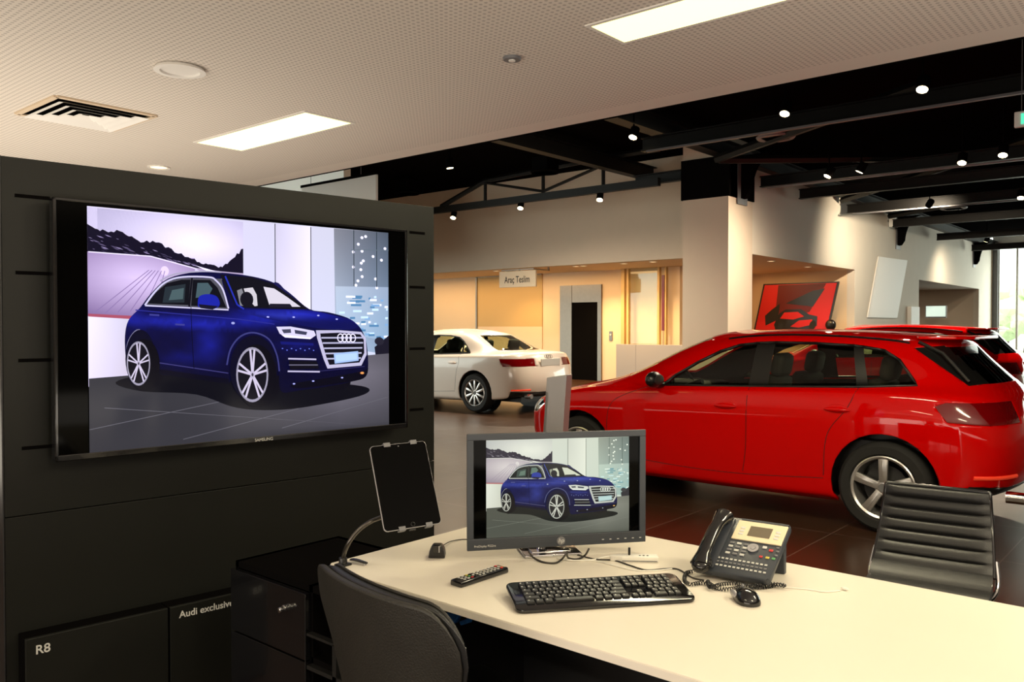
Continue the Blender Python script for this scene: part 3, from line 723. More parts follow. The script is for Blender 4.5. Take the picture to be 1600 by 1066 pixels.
A3['side_glass'] = [
  ('door_window', [(.50, .945), (.40, 1.03), (.22, 1.14), (.03, 1.235), (-.13, 1.287), (-.28, 1.305), (-.27, .972)], 'carglass'),
  ('window_pillar', [(-.27, .972), (-.28, 1.305), (-.43, 1.312), (-.43, .978)], 'carblack'),
  ('door_window', [(-.43, .978), (-.43, 1.312), (-.75, 1.31), (-1.03, 1.296), (-1.10, 1.003)], 'carglass'),
  ('window_pillar', [(-1.10, 1.003), (-1.03, 1.296), (-1.10, 1.288), (-1.18, 1.008)], 'carblack'),
  ('quarter_window', [(-1.18, 1.008), (-1.10, 1.288), (-1.25, 1.265), (-1.36, 1.20), (-1.50, 1.03)], 'carglass')]
A3['dlo'] = [(.50, .945), (.40, 1.03), (.22, 1.14), (.03, 1.235), (-.13, 1.287), (-.28, 1.305), (-.43, 1.312), (-.75, 1.31), (-1.03, 1.296), (-1.10, 1.288), (-1.25, 1.265), (-1.36, 1.20), (-1.50, 1.03), (-1.10, 1.003), (-.43, .978)]
A3['screen'] = [(-.60, 1.0), (-.47, 1.335), (-.25, 1.36), (.25, 1.36), (.47, 1.335), (.60, 1.0), (.25, 1.01), (-.25, 1.01)]
A3['rear'] = [(-.60, 1.045), (-.53, 1.16), (-.46, 1.295), (.46, 1.295), (.53, 1.16), (.60, 1.045)]
A3['tail'] = [(-1.64, .90), (-1.70, .925), (-2.3, .935), (-2.3, .80), (-1.95, .785), (-1.72, .80)]
A3['tail_y'] = .42
A3['doors'] = [[(.98, .34), (1.00, .60), (.93, .80), (.62, .93)], [(-.30, .985), (-.30, .55), (-.27, .32)], [(-1.13, 1.02), (-1.07, .86), (-.93, .66), (-.90, .36)], [(.98, .34), (.3, .30), (-.27, .30), (-.90, .34)]]
A3['handles'] = [(-.13, .815), (-1.00, .842)]
ax = (1.41, -1.41)
A4 = dict(ax=ax, rw=.33, tint='carglass')
A4['rings'] = [
 plan(2.16, -2.24, .81, Z(.20, .20, .20, .19, .18, .17, .17, .17, .18, .22, .25, .27, .27), ax),
 plan(2.26, -2.34, .885, Z(.24, .24, .24, .22, .22, .21, .21, .21, .22, .25, .28, .30, .30), ax),
 plan(2.30, -2.38, .895, Z(.36, .36, .37, .36, .34, .32, .32, .32, .34, .36, .40, .42, .42), ax),
 plan(2.32, -2.40, .915, Z(.55, .55, .55, .55, .55, .53, .53, .54, .55, .57, .60, .60, .60), ax),
 plan(2.30, -2.36, .918, Z(.66, .67, .68, .72, .76, .77, .78, .80, .82, .83, .82, .80, .80), ax),
 plan(2.22, -2.30, .880, Z(.75, .75, .77, .83, .87, .895, .915, .935, .955, .975, .985, .985, .985), ax),
 [(1.76, 0, .89), (1.74, .42, .885), (1.66, .68, .87), (1.50, .78, .875), (1.25, .81, .905), (.83, .82, .93), (.1, .82, .945), (-.6, .815, .96), (-1.35, .80, .985), (-1.80, .76, 1.0), (-2.08, .68, 1.02), (-2.20, .42, 1.035), (-2.23, 0, 1.04)],
 [(1.26, 0, .96), (1.24, .30, .955), (1.13, .56, .945), (1.0, .70, .945), (.87, .765, .945), (.62, .792, .945), (.1, .795, .955), (-.6, .79, .975), (-1.15, .775, 1.0), (-1.45, .70, 1.02), (-1.66, .57, 1.03), (-1.74, .34, 1.035), (-1.77, 0, 1.04)],
 [(.84, 0, 1.18), (.82, .30, 1.175), (.74, .50, 1.165), (.64, .61, 1.155), (.52, .665, 1.145), (.25, .71, 1.15), (-.15, .72, 1.16), (-.65, .715, 1.175), (-1.05, .69, 1.175), (-1.22, .64, 1.18), (-1.34, .53, 1.19), (-1.42, .32, 1.20), (-1.45, 0, 1.205)],
 [(.38, 0, 1.36), (.36, .28, 1.355), (.29, .46, 1.34), (.19, .55, 1.325), (.06, .59, 1.325), (-.12, .615, 1.345), (-.38, .62, 1.355), (-.7, .61, 1.345), (-.92, .59, 1.32), (-1.0, .56, 1.31), (-1.06, .48, 1.315), (-1.10, .28, 1.335), (-1.11, 0, 1.345)],
 [(.20, 0, 1.40), (.19, .14, 1.398), (.14, .27, 1.39), (.06, .35, 1.385), (-.03, .39, 1.385), (-.18, .40, 1.40), (-.40, .40, 1.405), (-.65, .39, 1.395), (-.80, .37, 1.38), (-.86, .34, 1.375), (-.90, .29, 1.375), (-.93, .17, 1.38), (-.94, 0, 1.382)],
 [(.08, 0, 1.415), (.06, 0, 1.415), (.03, 0, 1.416), (-.02, 0, 1.418), (-.08, 0, 1.42), (-.22, 0, 1.425), (-.40, 0, 1.425), (-.6, 0, 1.415), (-.70, 0, 1.408), (-.74, 0, 1.404), (-.77, 0, 1.40), (-.79, 0, 1.40), (-.80, 0, 1.40)]]
A4['side_glass'] = [
  ('door_window', [(.60, .935), (.50, 1.02), (.32, 1.13), (.12, 1.225), (-.05, 1.275), (-.20, 1.293), (-.20, .955)], 'carglass'),
  ('window_pillar', [(-.20, .955), (-.20, 1.293), (-.30, 1.298), (-.30, .957)], 'carblack'),
  ('door_window', [(-.30, .957), (-.30, 1.298), (-.60, 1.292), (-.82, 1.265), (-.95, 1.20), (-1.0, .985)], 'carglass'),
  ('window_pillar', [(-1.0, .985), (-.95, 1.20), (-.99, 1.17), (-1.04, .986)], 'carblack'),
  ('quarter_window', [(-1.04, .986), (-.99, 1.17), (-1.08, 1.10), (-1.20, 1.0)], 'carglass')]
A4['dlo'] = [(.60, .935), (.50, 1.02), (.32, 1.13), (.12, 1.225), (-.05, 1.275), (-.20, 1.293), (-.30, 1.298), (-.60, 1.292), (-.82, 1.265), (-.95, 1.20), (-1.08, 1.10), (-1.20, 1.0), (-.95, .985), (-.30, .957)]
A4['screen'] = [(-.62, .99), (-.48, 1.325), (-.25, 1.345), (.25, 1.345), (.48, 1.325), (.62, .99), (.25, .995), (-.25, .995)]
A4['rear'] = [(-.57, 1.05), (-.50, 1.16), (-.44, 1.30), (.44, 1.30), (.50, 1.16), (.57, 1.05)]
A4['tail'] = [(-1.93, .915), (-2.6, .92), (-2.6, .80), (-2.02, .79)]
A4['tail_y'] = .36
A4['doors'] = [[(1.08, .34), (1.10, .60), (1.03, .80), (.72, .92)], [(-.22, .96), (-.22, .55), (-.18, .32)], [(-1.0, .99), (-1.05, .84), (-1.0, .68), (-.95, .36)], [(1.08, .34), (.3, .30), (-.18, .30), (-.95, .34)]]
A4['handles'] = [(-.05, .80), (-.90, .825)]

def make_wheel(parent, x, side, rw, ns, tw=.215, yo=.885, rim='alu', twin=False):
    """side = +1 left; the wheel part carries tyre and rim"""
    Mx = Matrix.Translation((x, side*(yo-tw/2), rw)) @ Matrix.Rotation(-side*PI/2, 4, 'X')   # local +Z = outwards
    rr = rw*.70; h = tw/2
    prof = [(rr, -h*.9), (rr+.01, -h), (rw-.03, -h), (rw-.008, -h*.8), (rw, -h*.5), (rw, h*.5), (rw-.008, h*.8), (rw-.03, h), (rr+.012, h*.97), (rr, h*.86)]
    w = MB().lathe(prof, 48, Mx, closed=True).build('wheel', 'tyre', parent, smooth=35)
    o = MB().lathe([(rr, h*.93), (rr-.008, h*.98), (rr-.022, h*.9), (rr-.03, h*.5), (rr-.035, -h*.8), (rr, -h*.9)], 48, Mx).build('rim_ring', rim, w, smooth=35)
    mb = MB()
    for k in range(ns):
        a = 2*PI*k/ns-PI/2
        if ns <= 5: segs = [(-.034, .034, -.027, .027)]
        else: segs = [(-.021, .021, -.016, .016)]
        for (o0, o1, i0, i1) in segs:
            pts = [(.035, i0), (rr-.018, o0), (rr-.018, o1), (.035, i1)]
            mb.prism(pts, .03, Mx @ Matrix.Rotation(a, 4, 'Z') @ Matrix.Translation((0, 0, h*.62)), bev=.007)
            if ns <= 5:
                mb.prism([(.07, i0*.25), (rr-.03, o0*.3), (rr-.03, o1*.3), (.07, i1*.25)], .006, Mx @ Matrix.Rotation(a, 4, 'Z') @ Matrix.Translation((0, 0, h*.62+.026)), bev=.002)
    mb.cyl((0, 0, 0), .058, .045, bev=.008) if False else mb._merge(MB().cyl((0, 0, h*.66), .058, .045, bev=.008).bm, Mx)
    mb.build('spokes', rim, w, smooth=35)
    m2 = MB(); m2._merge(MB().cyl((0, 0, h*.1), .15, .02).bm, Mx); m2.build('brake_disc', 'disc', w)
    m3 = MB(); m3._merge(MB().cyl((0, 0, h*.9), .03, .006).bm, Mx); m3.build('hub_cap', 'grey', w)
    return w

def make_car(S, name, label, cat, loc, rz, paint, ns, sedan=False):
    T = thing(name, label, cat, loc, rz)
    bm = cage_mesh(S['rings'], {1: .3, 4: .35, 5: .3, 9: .25}, 'body')
    af, ar = S['ax']; rw = S['rw']; tree = BVHTree.FromBMesh(bm)
    def onside(x, z, s=1, lift=0):
        h = tree.ray_cast(Vector((x, s*2, z)), Vector((0, -s, 0)))
        if h[0] is None: return None
        return h[0]+h[1]*lift
    # wheel arches
    for x in (af, ar):
        R_ = rw+.045; n = 28
        poly = [(x+R_*math.cos(2*PI*k/n), rw+.012+R_*math.sin(2*PI*k/n)) for k in range(n)]
        cut_out(bm, poly, 'side', lambda c: abs(c.y) > .45 and c.z < .80, keep=False)
    for s in (1, -1):
        cond = (lambda c, s=s: c.y*s > .45)
        for nm, poly, m in S['side_glass']:
            p = cut_out(bm, poly, 'side', cond)
            patch(p, nm, m, T, inset=.006 if m != 'carblack' else .002)
        pts = []
        P = S['dlo']
        for i in range(len(P)):
            a, b = P[i], P[(i+1) % len(P)]
            for k in range(5):
                q = onside(a[0]+(b[0]-a[0])*k/5, a[1]+(b[1]-a[1])*k/5, s, .001)
                if q: pts.append(q)
        MB().tube(pts, .011, 6, closed=True).build('window_trim', 'carblack', T, smooth=60)
        dm = MB()
        for line in S['doors']:
            pts = []
            L = [Vector((p[0], 0, p[1])) for p in line]
            for q in spline(L, 8):
                h = onside(q.x, q.z, s, -.0015)
                if h: pts.append(h)
            if len(pts) > 2: dm.tube(pts, .0035, 5)
        dm.build('door_gap', 'carblack', T)
        for hx, hz in S['handles']:
            q = onside(hx, hz, s, .012)
            if q:
                hd = MB().ell((0, 0, 0), (.19, .03, .034)).build('door_handle', paint, T, smooth=60, loc=q)
                MB().ell((q.x+.0, q.y-s*.012, q.z), (.16, .012, .075)).build('handle_recess', paint, T, smooth=60)
        # mirror
        mx = S['side_glass'][0][1][0][0]-.02
        MB().ell((mx, s*.965, 1.0), (.12, .20, .135)).box((mx+.02, s*.87, .955), (.07, .14, .05), bev=.01).build('wing_mirror', 'carblack' if paint == 'redpaint' else paint, T, smooth=60)
        MB().ell((mx-.052, s*.965, 1.0), (.02, .15, .09)).build('mirror_glass', 'disc', T, smooth=60)
    p = cut_out(bm, S['screen'], 'front', lambda c: c.x > 0); patch(p, 'windscreen', 'carglass', T, inset=.004)
    if not sedan:
        for s in (1, -1):
            p = cut_out(bm, [(-1.44, 1.285), (-1.62, 1.305), (-1.80, 1.29), (-1.98, 1.06), (-1.80, 1.035)], 'side', lambda c, s=s: c.y*s > .44 and c.x < -1.4); patch(p, 'side_blade', 'carblack', T, inset=.001)
    xr = -1.35 if not sedan else -.95
    p = cut_out(bm, S['rear'], 'front', lambda c: c.x < xr); patch(p, 'rear_window', 'darkglass' if not sedan else 'carglass', T, inset=.003)
    for s in (1, -1):
        p = cut_out(bm, S['tail'], 'side', lambda c, s=s: c.y*s > S['tail_y'] and c.x < -1.5); patch(p, 'tail_light', 'taillight', T, inset=-.004)
        hl = [(2.4, .70), (1.80, .76), (1.74, .72), (1.86, .64), (2.4, .60)] if not sedan else [(2.5, .70), (1.95, .76), (1.9, .72), (2.0, .64), (2.5, .60)]
        p = cut_out(bm, hl, 'side', lambda c, s=s: c.y*s > .45 and c.x > 1.5); patch(p, 'headlight', 'chrome', T, inset=.002)
    gr = [(-.34, .42), (-.44, .60), (-.40, .70), (.40, .70), (.44, .60), (.34, .42), (.25, .32), (-.25, .32)]
    p = cut_out(bm, gr, 'front', lambda c: c.x > 1.7); patch(p, 'grille', 'carblack', T, inset=.01)
    df = [(-.80, .38), (-.80, .1), (.80, .1), (.80, .38), (.5, .36), (-.5, .36)]
    p = cut_out(bm, df, 'front', lambda c: c.x < ar-.42); patch(p, 'rear_diffuser', 'carblack', T, inset=.0)
    # skin
    me = bpy.data.meshes.new('body_shell'); bm.to_mesh(me); bm.free(); me.materials.append(M[paint]); me.materials.append(M['carint']); me.shade_smooth()
    o = bpy.data.objects.new('body_shell', me); COL.objects.link(o); o.parent = T
    sm = o.modifiers.new('sheet', 'SOLIDIFY'); sm.thickness = .022; sm.offset = -1; sm.material_offset = 1; sm.material_offset_rim = 0
    # underbody, arches, cabin floor
    xe = (2.0, -1.80) if not sedan else (2.15, -2.2)
    mb = MB(); mb.b2((xe[1], -.60, .19), (xe[0], .60, .30)); mb.b2((ar+rw+.06, -.83, .19), (af-rw-.06, .83, .30))
    mb.b2((af-rw-.05, -.8, .3), (af-rw-.02, .8, .92)); mb.b2((ar-.2, -.72, .30), (ar+rw+.06, .72, .62)); mb.b2((xe[1]+.05, -.6, .3), (ar-.2, .6, .70)); mb.build('underbody', 'carblack', T)
    for x in (af, ar):
        for s in (1, -1):
            mb = MB(); R_ = rw+.05; rows = []
            for yy in (.862, .60): rows.append([(x+R_*math.cos(t*PI/16-.15), s*yy, rw+.012+R_*math.sin(t*PI/16-.15)) for t in range(0, 18)])
            mb.grid(rows)
            mb.prism([(R_*math.cos(t*2*PI/20), R_*math.sin(t*2*PI/20)) for t in range(20)], .01, frame((x, s*.60, rw+.012), (1, 0, 0), (0, 0, 1), (0, -1, 0)))
            mb.build('wheel_arch_liner', 'carblack', T)
    for x in (af, ar):
        for s in (1, -1): make_wheel(T, x, s, rw, ns, yo=.885 if not sedan else .905)
    # cabin
    for (sx, sy) in ((.05, .36), (.05, -.36), (-.80, .36), (-.80, -.36)):
        mb = MB(); mb.box((sx, sy, .52), (.52, .50, .18), bev=.06); mb.box((sx-.30, sy, .78), (.15, .48, .56), rot=Matrix.Rotation(-.28, 3, 'Y'), bev=.06)
        st = mb.build('seat', 'carint', T, smooth=50)
        MB().box((sx-.42, sy, 1.13), (.11, .26, .19), rot=Matrix.Rotation(-.2, 3, 'Y'), bev=.045).build('headrest', 'carint', st, smooth=50)
    mb = MB(); mb.box((.78, 0, .80), (.42, 1.38, .24), bev=.07); mb.box((.62, .36, .93), (.2, .36, .08), bev=.03); mb.build('dashboard', 'carint', T, smooth=50)
    mb = MB(); Mw = frame((.52, .36, .90), (0, 1, 0), (.35, 0, .94), (-.94, 0, .35))
    rim = [Mw @ Vector((.185*math.cos(2*PI*k/28), .185*math.sin(2*PI*k/28), 0)) for k in range(28)]
    mb.tube(rim, .014, 8, closed=True); mb.tube([Mw @ Vector((-.18, 0, 0)), Mw @ Vector((.18, 0, 0))], .014); mb.tube([Mw @ Vector((0, -.18, 0)), Mw @ Vector((0, 0, -.02))], .014); mb.tube([Mw @ Vector((0, 0, 0)), Mw @ Vector((0, 0, .18))], .03)
    mb.build('steering_wheel', 'carblack', T, smooth=50)
    MB().ell((.42, 0, 1.27), (.04, .22, .07)).build('rear_view_mirror', 'carblack', T, smooth=50)
    # plate, spoiler, exhausts
    px_ = -2.135 if not sedan else -2.385
    h = tree.ray_cast(Vector((-4, 0, .68 if not sedan else .83)), Vector((1, 0, 0)))
    xp = h[0].x-.008 if h[0] is not None else px_
    MB().box((xp, 0, .70 if not sedan else .85), (.012, .52, .12), bev=.004).build('number_plate', 'plate', T)
    if not sedan:
        sp = MB(); sp.prism([(-.56, -1.46), (-.40, -1.40), (.40, -1.40), (.56, -1.46), (.54, -1.70), (.40, -1.79), (-.40, -1.79), (-.54, -1.70)], .022, frame((0, 0, 1.345), (0, 1, 0), (1, 0, 0), (0, 0, 1)), bev=.009)
        sp.build('roof_spoiler', paint, T, smooth=35)
        for s in (1, -1): MB().tube([(-1.46, s*.545, 1.325), (-1.62, s*.56, 1.25), (-1.80, s*.615, 1.06)], .014, 6, flat=1).build('spoiler_blade', 'carblack', T, smooth=60)
    for s in (1, -1):
        ex = MB(); ex.cyl(((-2.08 if not sedan else -2.33), s*.56, .30), .04, .12, 'X')
        ex.build('exhaust_pipe', 'chrome', T, smooth=40)
    for s in (1, -1):
        rf = MB()
        zz = .44 if not sedan else .40; xx = (-2.02, -1.90) if not sedan else (-2.22, -2.08)
        pts = []
        for k in range(6):
            yy = s*(.50+.06*k); hh = tree.ray_cast(Vector((-4, yy, zz)), Vector((1, 0, 0)))
            if hh[0] is not None: pts.append(hh[0]+Vector((-.002, 0, 0)))
        if len(pts) > 2: rf.tube(pts, .014, 6)
        rf.build('rear_reflector', 'reflector', T)
    # emblem on the tail: four interlocked rings
    mb = MB(); ze = .90 if not sedan else .945
    for k in range(4):
        cy_ = (k-1.5)*.048
        pts = []
        for j in range(20):
            a = 2*PI*j/20; yy = cy_+.031*math.cos(a); zz = ze+.031*math.sin(a); hh = tree.ray_cast(Vector((-4, yy, zz)), Vector((1, 0, 0)))
            if hh[0] is not None: pts.append(hh[0]+Vector((-.004, 0, 0)))
        if len(pts) > 5: mb.tube(pts, .004, 5, closed=True)
    mb.build('ring_emblem', 'chrome', T)
    # side crease highlights come from the skin itself; pale roof strip on the near car
    if not sedan:
        for s in (1, -1):
            pts = [tree.ray_cast(Vector((x, s*.56, 3)), Vector((0, 0, -1)))[0] for x in [.0-.1*k for k in range(15)]]
            pts = [p+Vector((0, 0, .004)) for p in pts if p is not None]
            MB().tube(pts, .010, 6).build('roof_strip', 'carblack', T, smooth=60)
    return T
red = make_car(A3, 'car', 'glossy red five door hatchback parked behind the desk, side on', 'car', (-3.12, 7.0, 0), PI, 'redpaint', 5)
red.scale = (1, 1, 1.015)
red2 = copy_tree(red); red2.location = (-4.1, 13.2, 0); red2.scale = (1, 1, 1.05)
red2['label'] = 'second red hatchback, partly hidden behind the roof of the near red car'
wh = make_car(A4, 'car', 'white four door saloon parked beyond the dark media wall', 'car', (-11.05, 11.2, 0), PI, 'whitepaint', 10, sedan=True)
# ================================================================ MEDIA WALL, SCREENS
# the picture shown on both screens: drawn in px of a flat drawing board, corners TL(260,137) TR(1255,130) BR(1255,790) BL(260,830)
def pic_uv(x, y):
    u = (x-260)/995; top = 137-7*u; bot = 830-40*u
    return u, 1-(y-top)/(bot-top)
def make_picture():
    bm = bmesh.new(); cl = bm.loops.layers.float_color.new('Col'); state = {'z': 0.0}
    def poly(pts, col, uvs=False):
        if callable(col):
            t = bmesh.new(); t.faces.new([t.verts.new((p[0], p[1], 0)) for p in pts]); bmesh.ops.triangulate(t, faces=t.faces[:])
            for _ in range(5):
                es = [e for e in t.edges if e.calc_length() > 22]
                if not es: break
                bmesh.ops.subdivide_edges(t, edges=es, cuts=1); bmesh.ops.triangulate(t, faces=t.faces[:])
            state['z'] += .00003; mp = {}
            for f in t.faces:
                vs = []
                for v in f.verts:
                    if v not in mp:
                        u, w = pic_uv(v.co.x, v.co.y); mp[v] = bm.verts.new((min(max(u, 0), 1), min(max(w, 0), 1), state['z']))
                    vs.append(mp[v])
                nf = bm.faces.new(vs)
                for l, v in zip(nf.loops, f.verts): l[cl] = (*col(v.co.x, v.co.y), 1)
            t.free(); return
        if not isinstance(col, list): col = [col]*len(pts)
        state['z'] += .00003
        q = [(p if uvs else pic_uv(*p)) for p in pts]
        q = [(min(max(u, 0), 1), min(max(v, 0), 1)) for u, v in q]
        try: f = bm.faces.new([bm.verts.new((u, v, state['z'])) for u, v in q])
        except ValueError: return
        for l, c in zip(f.loops, col): l[cl] = (*c, 1)
        if len(pts) > 4: bmesh.ops.triangulate(bm, faces=[f])
    def line(pts, w, col):
        for a, b in zip(pts, pts[1:]):
            dx, dy = b[0]-a[0], b[1]-a[1]; L = math.hypot(dx, dy) or 1; nx, ny = -dy/L*w/2, dx/L*w/2
            poly([(a[0]+nx, a[1]+ny), (b[0]+nx, b[1]+ny), (b[0]-nx, b[1]-ny), (a[0]-nx, a[1]-ny)], col)
    def ell(cx, cy, rx, ry, col, n=32, rot=0):
        pts = []
        for k in range(n):
            a = 2*PI*k/n; x, y = rx*math.cos(a), ry*math.sin(a); pts.append((cx+x*math.cos(rot)-y*math.sin(rot), cy+x*math.sin(rot)+y*math.cos(rot)))
        poly(pts, col)
    def sm(pts, n=5, closed=True):
        return [(v.x, v.y) for v in spline([Vector((p[0], p[1], 0)) for p in pts], n, closed)]
    g = lambda v: (v, v, v)
    poly([(260, 137), (1255, 130), (1255, 560), (260, 640)], [g(.70), (.60, .66, .60), (.62, .70, .66), g(.74)])
    # mural: sky, hills, road
    def grid_grad(x0, y0, x1, y1, f, n=8, m=5):
        for i in range(n):
            for j in range(m):
                P = [(x0+(x1-x0)*a/n, y0+(y1-y0)*b/m) for a, b in ((i, j), (i+1, j), (i+1, j+1), (i, j+1))]
                state['z'] -= .00003
                poly(P, [f(*p) for p in P])
        state['z'] += .00003
    def sky(x, y):
        d = math.hypot((x-560)/200, (y-215)/90); t = max(0, 1-d*.62); return (.42+.5*t, .42+.5*t, .47+.42*t)
    grid_grad(260, 140, 713, 300, sky, 12, 6)
    def road(x, y):
        d = math.hypot((x-400)/150, (y-330)/70); t = max(0, 1-d*.55); e = min(1, max(0, (y-262)/180)); return (.30+.42*t, .24+.42*t, .34+.38*t)
    grid_grad(260, 262, 560, 442, road, 10, 8)
    poly([(560, 288), (713, 298), (713, 330), (600, 320)], (.50, .46, .50))
    top_ = [(260, 186), (300, 203), (345, 200), (395, 224), (445, 223), (500, 245), (560, 267), (600, 279), (640, 286), (672, 262), (713, 222)]
    rr_ = random.Random(5); jag = []
    for (a, b), (c, d) in zip(top_, top_[1:]):
        for k in range(6): jag.append((a+(c-a)*k/6, b+(d-b)*k/6+rr_.uniform(-5, 4)))
    poly(jag+[(713, 222), (713, 298), (640, 296), (560, 290), (430, 263), (260, 263)], (.02, .016, .035))
    for k in range(60):
        x = rr_.uniform(262, 560); yb = 196+(x-260)*.255; y = yb+rr_.uniform(4, max(6, 60-(x-260)*.17)); w = rr_.uniform(5, 26); y = min(y, 262+(x-430)*.2 if x > 430 else 262)
        poly([(x, y), (x+w*.6, y+w*.12), (x+w, y+w*.32), (x+w*.4, y+w*.22)], rr_.choice([(.20, .18, .24), (.38, .35, .44), (.10, .09, .13)]))
    line([(262, 264), (430, 265), (560, 292)], 3, (.8, .8, .8))
    poly([(560, 283), (620, 296), (655, 305), (610, 303)], (.9, .9, .9))
    ell(470, 305, 12, 14, (.75, .7, .75))
    for k in range(6): line([(270+k*34, 438-k*4), (425+k*9, 305)], 2, (.33, .27, .38))
    poly([(260, 436), (430, 440), (430, 450), (260, 444)], (.45, .16, .18))
    poly([(260, 444), (370, 448), (380, 606), (260, 616)], [(.80, .82, .80), (.62, .64, .60), (.60, .60, .56), (.75, .76, .74)])
    for x in (820, 948): line([(x, 136), (x, 410)], 3, (.10, .11, .10))
    poly([(822, 136), (946, 134), (946, 405), (822, 380)], [(.62, .64, .62), (.78, .80, .76), (.82, .84, .80), (.70, .72, .68)])
    # glass area on the right
    poly([(1035, 133), (1255, 130), (1255, 545), (1040, 520)], [(.30, .33, .30), (.14, .18, .18), (.32, .44, .46), (.50, .62, .60)])
    poly([(1040, 322), (1255, 315), (1255, 500), (1045, 470)], [(.52, .62, .58), (.38, .48, .48), (.34, .50, .52), (.5, .64, .62)])
    random.seed(3)
    for k in range(46):
        x = 1050+random.random()*195; y = 345+random.random()*140; w = 8+random.random()*34
        poly([(x, y), (min(x+w, 1252), y-1), (min(x+w, 1252), y+6), (x, y+7)], random.choice([(.62, .82, .88), (.30, .50, .58), (.80, .9, .88), (.16, .34, .42)]))
    for x, y in ((1160, 150), (1145, 155), (1110, 205), (1145, 200), (1150, 232), (1142, 240), (1110, 255), (1140, 262), (1145, 285), (1128, 300), (1120, 315), (1240, 185), (1225, 225), (1200, 290), (1130, 178), (1205, 320), (1190, 215)): ell(x, y, 6, 5, (.9, .95, .9), 8)
    line([(1112, 132), (1112, 318)], 3, (.06, .09, .08)); line([(1205, 132), (1205, 318)], 3, (.06, .09, .08)); line([(1255, 190), (1100, 198)], 2, (.2, .26, .24))
    poly([(1195, 520), (1255, 480), (1255, 545), (1200, 555)], (.03, .03, .04)); ell(1215, 500, 20, 14, (.05, .05, .06), 12)
    # floor
    def flo(x, y):
        t = max(0, 1-abs(x-1050)/520)*max(0, 1-abs(y-610)/220); return (.085+.20*t, .09+.20*t, .08+.19*t)
    def f2(x, y): return flo(x, y)
    for i in range(10):
        x0, x1 = 260+99.5*i, 260+99.5*(i+1); y0, y1 = 617-i*7.6, 617-(i+1)*7.6
        for j in range(5):
            a0 = y0+(832-y0)*j/5; a1 = y0+(832-y0)*(j+1)/5; b0 = y1+(832-y1)*j/5; b1 = y1+(832-y1)*(j+1)/5
            state['z'] -= .00003; poly([(x0, a0), (x1, b0), (x1, b1), (x0, a1)], [f2(x0, a0), f2(x1, b0), f2(x1, b1), f2(x0, a1)])
    state['z'] += .00005
    for a, b in (((300, 700), (1250, 800)), ((260, 760), (640, 690)), ((840, 780), (1250, 690)), ((520, 800), (900, 720))): line([a, b], 2, (.20, .21, .19))
    poly(sm([(330, 628), (400, 655), (560, 668), (690, 712), (840, 722), (1010, 705), (1150, 680), (1160, 655), (1000, 635), (700, 600), (440, 605)]), (.012, .014, .014))
    # far wheel and tyres
    ell(1045, 638, 52, 26, (.01, .01, .012)); ell(425, 575, 45, 74, (.008, .008, .01)); ell(770, 612, 72, 98, (.008, .008, .01))
    B = (.010, .014, .15); B2 = (.006, .008, .07); B3 = (.03, .05, .36)
    body = [(358, 560), (356, 500), (366, 452), (398, 415), (430, 372), (478, 327), (560, 303), (640, 300), (740, 306), (815, 322), (870, 352), (940, 400), (1010, 408), (1085, 424), (1128, 448), (1152, 480), (1164, 520), (1168, 590), (1150, 618), (1080, 640), (900, 662), (835, 660), (830, 560), (790, 510), (730, 495), (690, 520), (668, 580), (662, 635), (560, 616), (440, 602), (425, 540), (395, 496), (372, 510), (362, 575)]
    def paint(x, y):
        def bump(cx, cy, sx, sy): return math.exp(-((x-cx)/sx)**2-((y-cy)/sy)**2)
        sh = .9*bump(480, 452, 130, 16)+.55*bump(620, 455, 120, 14)+.9*bump(760, 435, 90, 22)+.8*bump(600, 520, 40, 50)+.5*bump(880, 420, 90, 16)+.35*bump(900, 520, 60, 16)+.5*bump(1080, 440, 60, 14)+.4*bump(380, 440, 30, 30)+.5*bump(520, 560, 60, 20)
        lo = max(0, min(1, (y-470)/150)); n = .9+.1*math.sin(x*.09)*math.sin(y*.13)
        return ((.008+.030*sh)*n*(1-.5*lo), (.010+.045*sh)*n*(1-.5*lo), (.085+.30*sh)*n*(1-.45*lo))
    poly(sm(body, 4), paint)
    # under-sills
    poly([(440, 590), (662, 622), (662, 638), (440, 604)], (.005, .005, .02))
    poly(sm([(690, 412), (780, 408), (930, 404), (1060, 424), (1120, 446), (1100, 462), (980, 462), (860, 446), (760, 430)], 4), lambda x, y: (.012+.05*math.exp(-((x-860)/120)**2-((y-420)/12)**2), .018+.07*math.exp(-((x-860)/120)**2-((y-420)/12)**2), .13+.32*math.exp(-((x-880)/150)**2-((y-418)/14)**2)))
    poly(sm([(830, 322), (862, 350), (925, 396), (900, 398), (860, 360), (815, 325)], 3), (.03, .03, .12))
    poly(sm([(820, 500), (960, 500), (985, 560), (980, 600), (860, 600), (830, 560)], 4), paint)
    poly([(835, 506), (955, 510), (955, 518), (838, 515)], (.02, .03, .20))
    poly(sm([(1150, 600), (1168, 592), (1150, 625), (1060, 640), (900, 655), (880, 640), (1010, 622)], 4), (.004, .004, .012))
    # glass
    poly([(412, 406), (440, 368), (474, 337), (520, 323), (660, 318), (640, 318), (664, 410), (540, 407)], (.16, .17, .16))
    poly([(418, 402), (444, 368), (476, 340), (518, 328), (545, 326), (538, 402)], (.012, .016, .016)); poly([(470, 352), (530, 340), (526, 395), (462, 398)], (.05, .075, .07)); poly([(490, 360), (525, 352), (522, 385), (480, 390)], (.13, .20, .17))
    poly([(552, 326), (605, 324), (628, 346), (656, 406), (546, 404)], (.012, .016, .016)); poly([(566, 335), (598, 333), (612, 350), (600, 372), (560, 380)], (.12, .19, .17))
    poly([(636, 306), (740, 309), (812, 325), (865, 356), (936, 400), (880, 403), (700, 404), (680, 390), (652, 340)], (.014, .016, .018))
